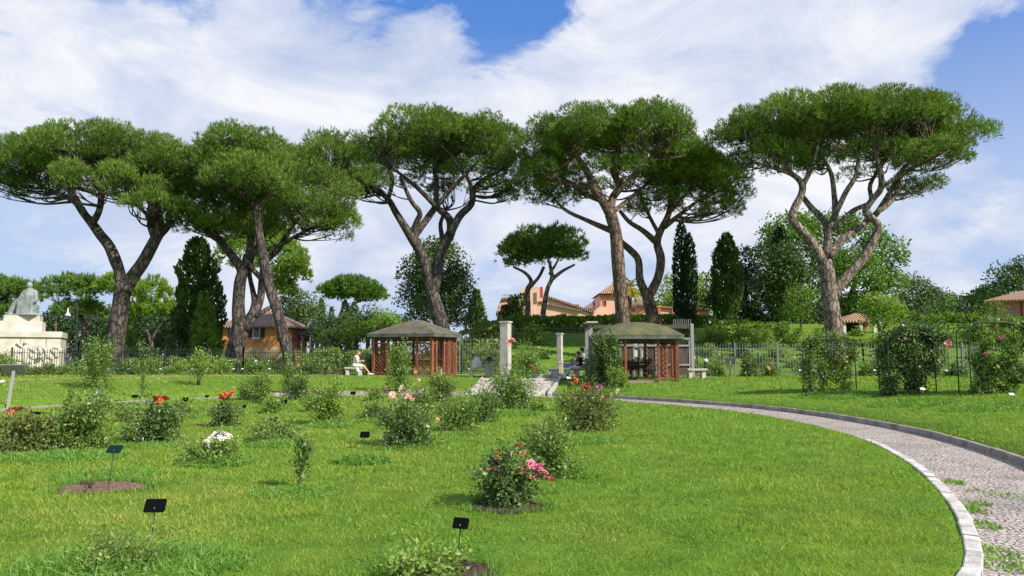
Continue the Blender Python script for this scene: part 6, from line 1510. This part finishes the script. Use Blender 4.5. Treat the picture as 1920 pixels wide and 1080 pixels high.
SOIL = [soil(193, 915, .56, .42, 'soil', 1), soil(950, 952, .42, .30, 'soil_dark', 2), soil(822, 1072, .42, .30, 'soil_dark', 3), soil(282, 830, .5, .4, 'soil_dark', 4)]
def stump():
    b = G(166, 925); r = empty('dead_rose', b, 'dead rose stump with a few bare twigs in the round soil patch', 'rose stump'); rng = random.Random(3); s = MB()
    s.lathe((b.x, b.y, b.z), [(.05, 0), (.055, .02), (.04, .05), (.02, .065)], 9); s.build('stump', MAT['stem_brown'], r)
    for dx, dz in ((-.14, .14), (-.09, .10), (.05, .22), (.07, .17), (-.03, .08), (.10, .12)): s = MB(); s.tube([(b.x, b.y, .03), (b.x + dx * .5, b.y + rng.uniform(-.03, .05), .03 + dz * .6), (b.x + dx, b.y + .03, .03 + dz)], [.008, .006, .003], 5); s.build('twig', MAT['stem_brown'], r)
stump()

# ------------------------------------------------------------------ grass blades
def in_soil(x, y):
    k2 = np.zeros(len(x), bool)
    for (sx, sy, rx, ry) in SOIL: k2 |= ((x - sx) / (rx * .95)) ** 2 + ((y - sy) / (ry * .95)) ** 2 < 1
    return k2
def grass():
    bands = [(3.6, 6.5, 2500), (6.5, 9, 1500), (9, 13, 800), (13, 19, 340), (19, 27, 150), (27, 41, 60)]; Ps, Hs = [], []
    for y0, y1, rho in bands:
        area = (y1 - y0) * (y0 + y1) / 2 * 1.75; n = int(area * rho); y = y0 + (y1 - y0) * rs.rand(n); x = (rs.rand(n) - .5) * 1.75 * y
        r = np.hypot(x - CX, y - CY); ri = _rr(RI, np.arctan2(y - CY, x - CX)); ok = ((r < ri - .10) | (r > ri + 1.68)) & ~in_soil(x, y); ok &= ~((y > 30.4) & (y < 38.2) & (x > -2.2 + .05 * (y - 30)) & (x < 1.5 + .13 * (y - 30)))
        # gently clumped
        cl = np.sin(x * 3.1 + np.sin(y * 2.3) * 2) * np.sin(y * 2.7 + np.sin(x * 1.9) * 2); ok &= rs.rand(n) < .72 + .28 * cl
        x, y = x[ok], y[ok]; Ps.append(np.stack([x, y, ground_z(x, y)], -1)); Hs.append(np.stack([np.full(len(x), .034 + .0016 * (y0 + y1) / 2), np.full(len(x), .0017 * (y0 + y1) / 2 * .62 + .0012)], -1))
    p = np.concatenate(Ps); hw = np.concatenate(Hs); n = len(p); x, y = p[:, 0], p[:, 1]
    cl = np.sin(x * 1.3 + 2 * np.sin(y * .7)) * np.sin(y * 1.1 + 2 * np.sin(x * .9)); d = unit(rs.normal(size=(n, 3)) * [.55, .55, .2] + [0, 0, .85])
    V, I, T = blades(p, d, hw[:, 0] * rs.uniform(.5, 1.5, n) * (1 + .28 * cl), hw[:, 1] * rs.uniform(.7, 1.3, n), np.clip(.42 + .14 * cl + rs.normal(size=n) * .25, 0, 1))
    tag(mesh_np('grass', V, I, 3, MAT['blade'], None, T), kind='stuff')
grass()
def long_grass():
    """uncut grass round the rose bases and the soil patches"""
    spots = [(225,1070,.85,.17,4200),(330,1060,.6,.13,1600),(400,872,.55,.14,1500),(515,836,.5,.12,1100),(680,868,.42,.17,1500),(560,925,.55,.07,1500),(952,948,.5,.08,900),(1000,925,.3,.12,500),(765,842,.6,.10,900),(1110,830,.6,.13,900),(1085,895,.3,.12,500),(1060,800,.5,.08,300),
      (618,800,.6,.13,900),(422,806,.4,.08,500),(340,785,.55,.12,700),(282,838,.6,.08,800),(130,860,.95,.13,1900),(40,862,.6,.12,900),(500,768,.9,.14,900),(562,760,.7,.12,600),(700,792,.5,.12,600),(822,765,.8,.13,700),(865,815,.45,.08,500),(905,798,.45,.08,400),(960,778,.9,.15,1000),
      (1560,742,1.3,.16,1200),(1590,745,1.0,.14,800),(1710,757,1.3,.18,1500),(1860,765,1.3,.18,1500),(1160,733,.8,.14,500),(748,744,.7,.14,500),(178,734,.8,.14,500),(250,760,.5,.12,300),(205,893,.75,.09,1700),(822,1045,.45,.09,1300),(455,760,.5,.12,400),(600,770,.5,.08,300)]
    Ps, Ls, Ws, Ds, Ts = [], [], [], [], []
    for (px, py, r_, h, n) in spots:
        b = W_(px, py); n = int(n * 1.2); a = rs.uniform(0, 6.28, n); q = np.sqrt(rs.rand(n)) * r_; x = b.x + q * np.cos(a); y = b.y + q * np.sin(a) * .75; ok = ~in_soil(x, y); x, y, q = x[ok], y[ok], q[ok]; n = len(x)
        p = np.stack([x, y, ground_z(x, y)], -1); d = unit(rs.normal(size=(n, 3)) * [.5, .5, .15] + [0, 0, 1]); L = h * rs.uniform(.5, 1.4, n) * (1.15 - .6 * q / r_)
        wd = np.full(n, .0045 + .0011 * b.y)
        # two-segment bent blade
        Ps += [p, p + d * (L * .55)[:, None]]; d2 = unit(d + np.array([0, 0, -.55]) + rs.normal(size=(n, 3)) * .25); Ds += [d, d2]; Ls += [L * .75, L * .6]; Ws += [wd, wd * .8]; t = rs.uniform(.1, 1, n); Ts += [t, t]
    for (sx, sy, rx, ry) in SOIL:
        n = int(2600 * rx); a = rs.uniform(0, 6.28, n); a = np.where(rs.rand(n) < .6, np.abs(a) % 3.1416, a); q = rs.uniform(.9, 1.22, n); x = sx + rx * q * np.cos(a); y = sy + ry * q * np.sin(a)
        p = np.stack([x, y, np.zeros(n)], -1); d = unit(rs.normal(size=(n, 3)) * [.5, .5, .1] + [0, 0, 1]); L = rs.uniform(.035, .10, n); wd = np.full(n, .004 + .001 * sy); Ps.append(p); Ds.append(d); Ls.append(L); Ws.append(wd); Ts.append(rs.uniform(0, .8, n))
    V, I, T = blades(np.concatenate(Ps), np.concatenate(Ds), np.concatenate(Ls), np.concatenate(Ws), np.concatenate(Ts)); tag(mesh_np('long_grass', V, I, 3, MAT['long_blade'], None, T), kind='stuff')
long_grass()
def kerb_weeds():
    Ps = []
    for (px, py, r_, n) in [(1790,905,.18,160),(1815,955,.22,200),(1845,985,.2,160),(1865,1035,.22,200),(1880,1060,.25,200),(1850,925,.3,80),(1900,930,.3,60),(1835,945,.15,90)]:
        b = G(px, py, -.03); a = rs.uniform(0, 6.28, n); q = np.sqrt(rs.rand(n)) * r_; Ps.append(np.stack([b.x + q * np.cos(a) * .7, b.y + q * np.sin(a), np.full(n, -.035)], -1))
    p = np.concatenate(Ps); n = len(p); d = unit(rs.normal(size=(n, 3)) * .7 + [0, 0, .8]); V, I, T = leafq(p, d, rs.uniform(.025, .07, n), rs.uniform(.008, .02, n), rs.rand(n)); tag(mesh_np('kerb_weeds', V, I, 4, MAT['long_blade'], None, T), kind='stuff')
kerb_weeds()
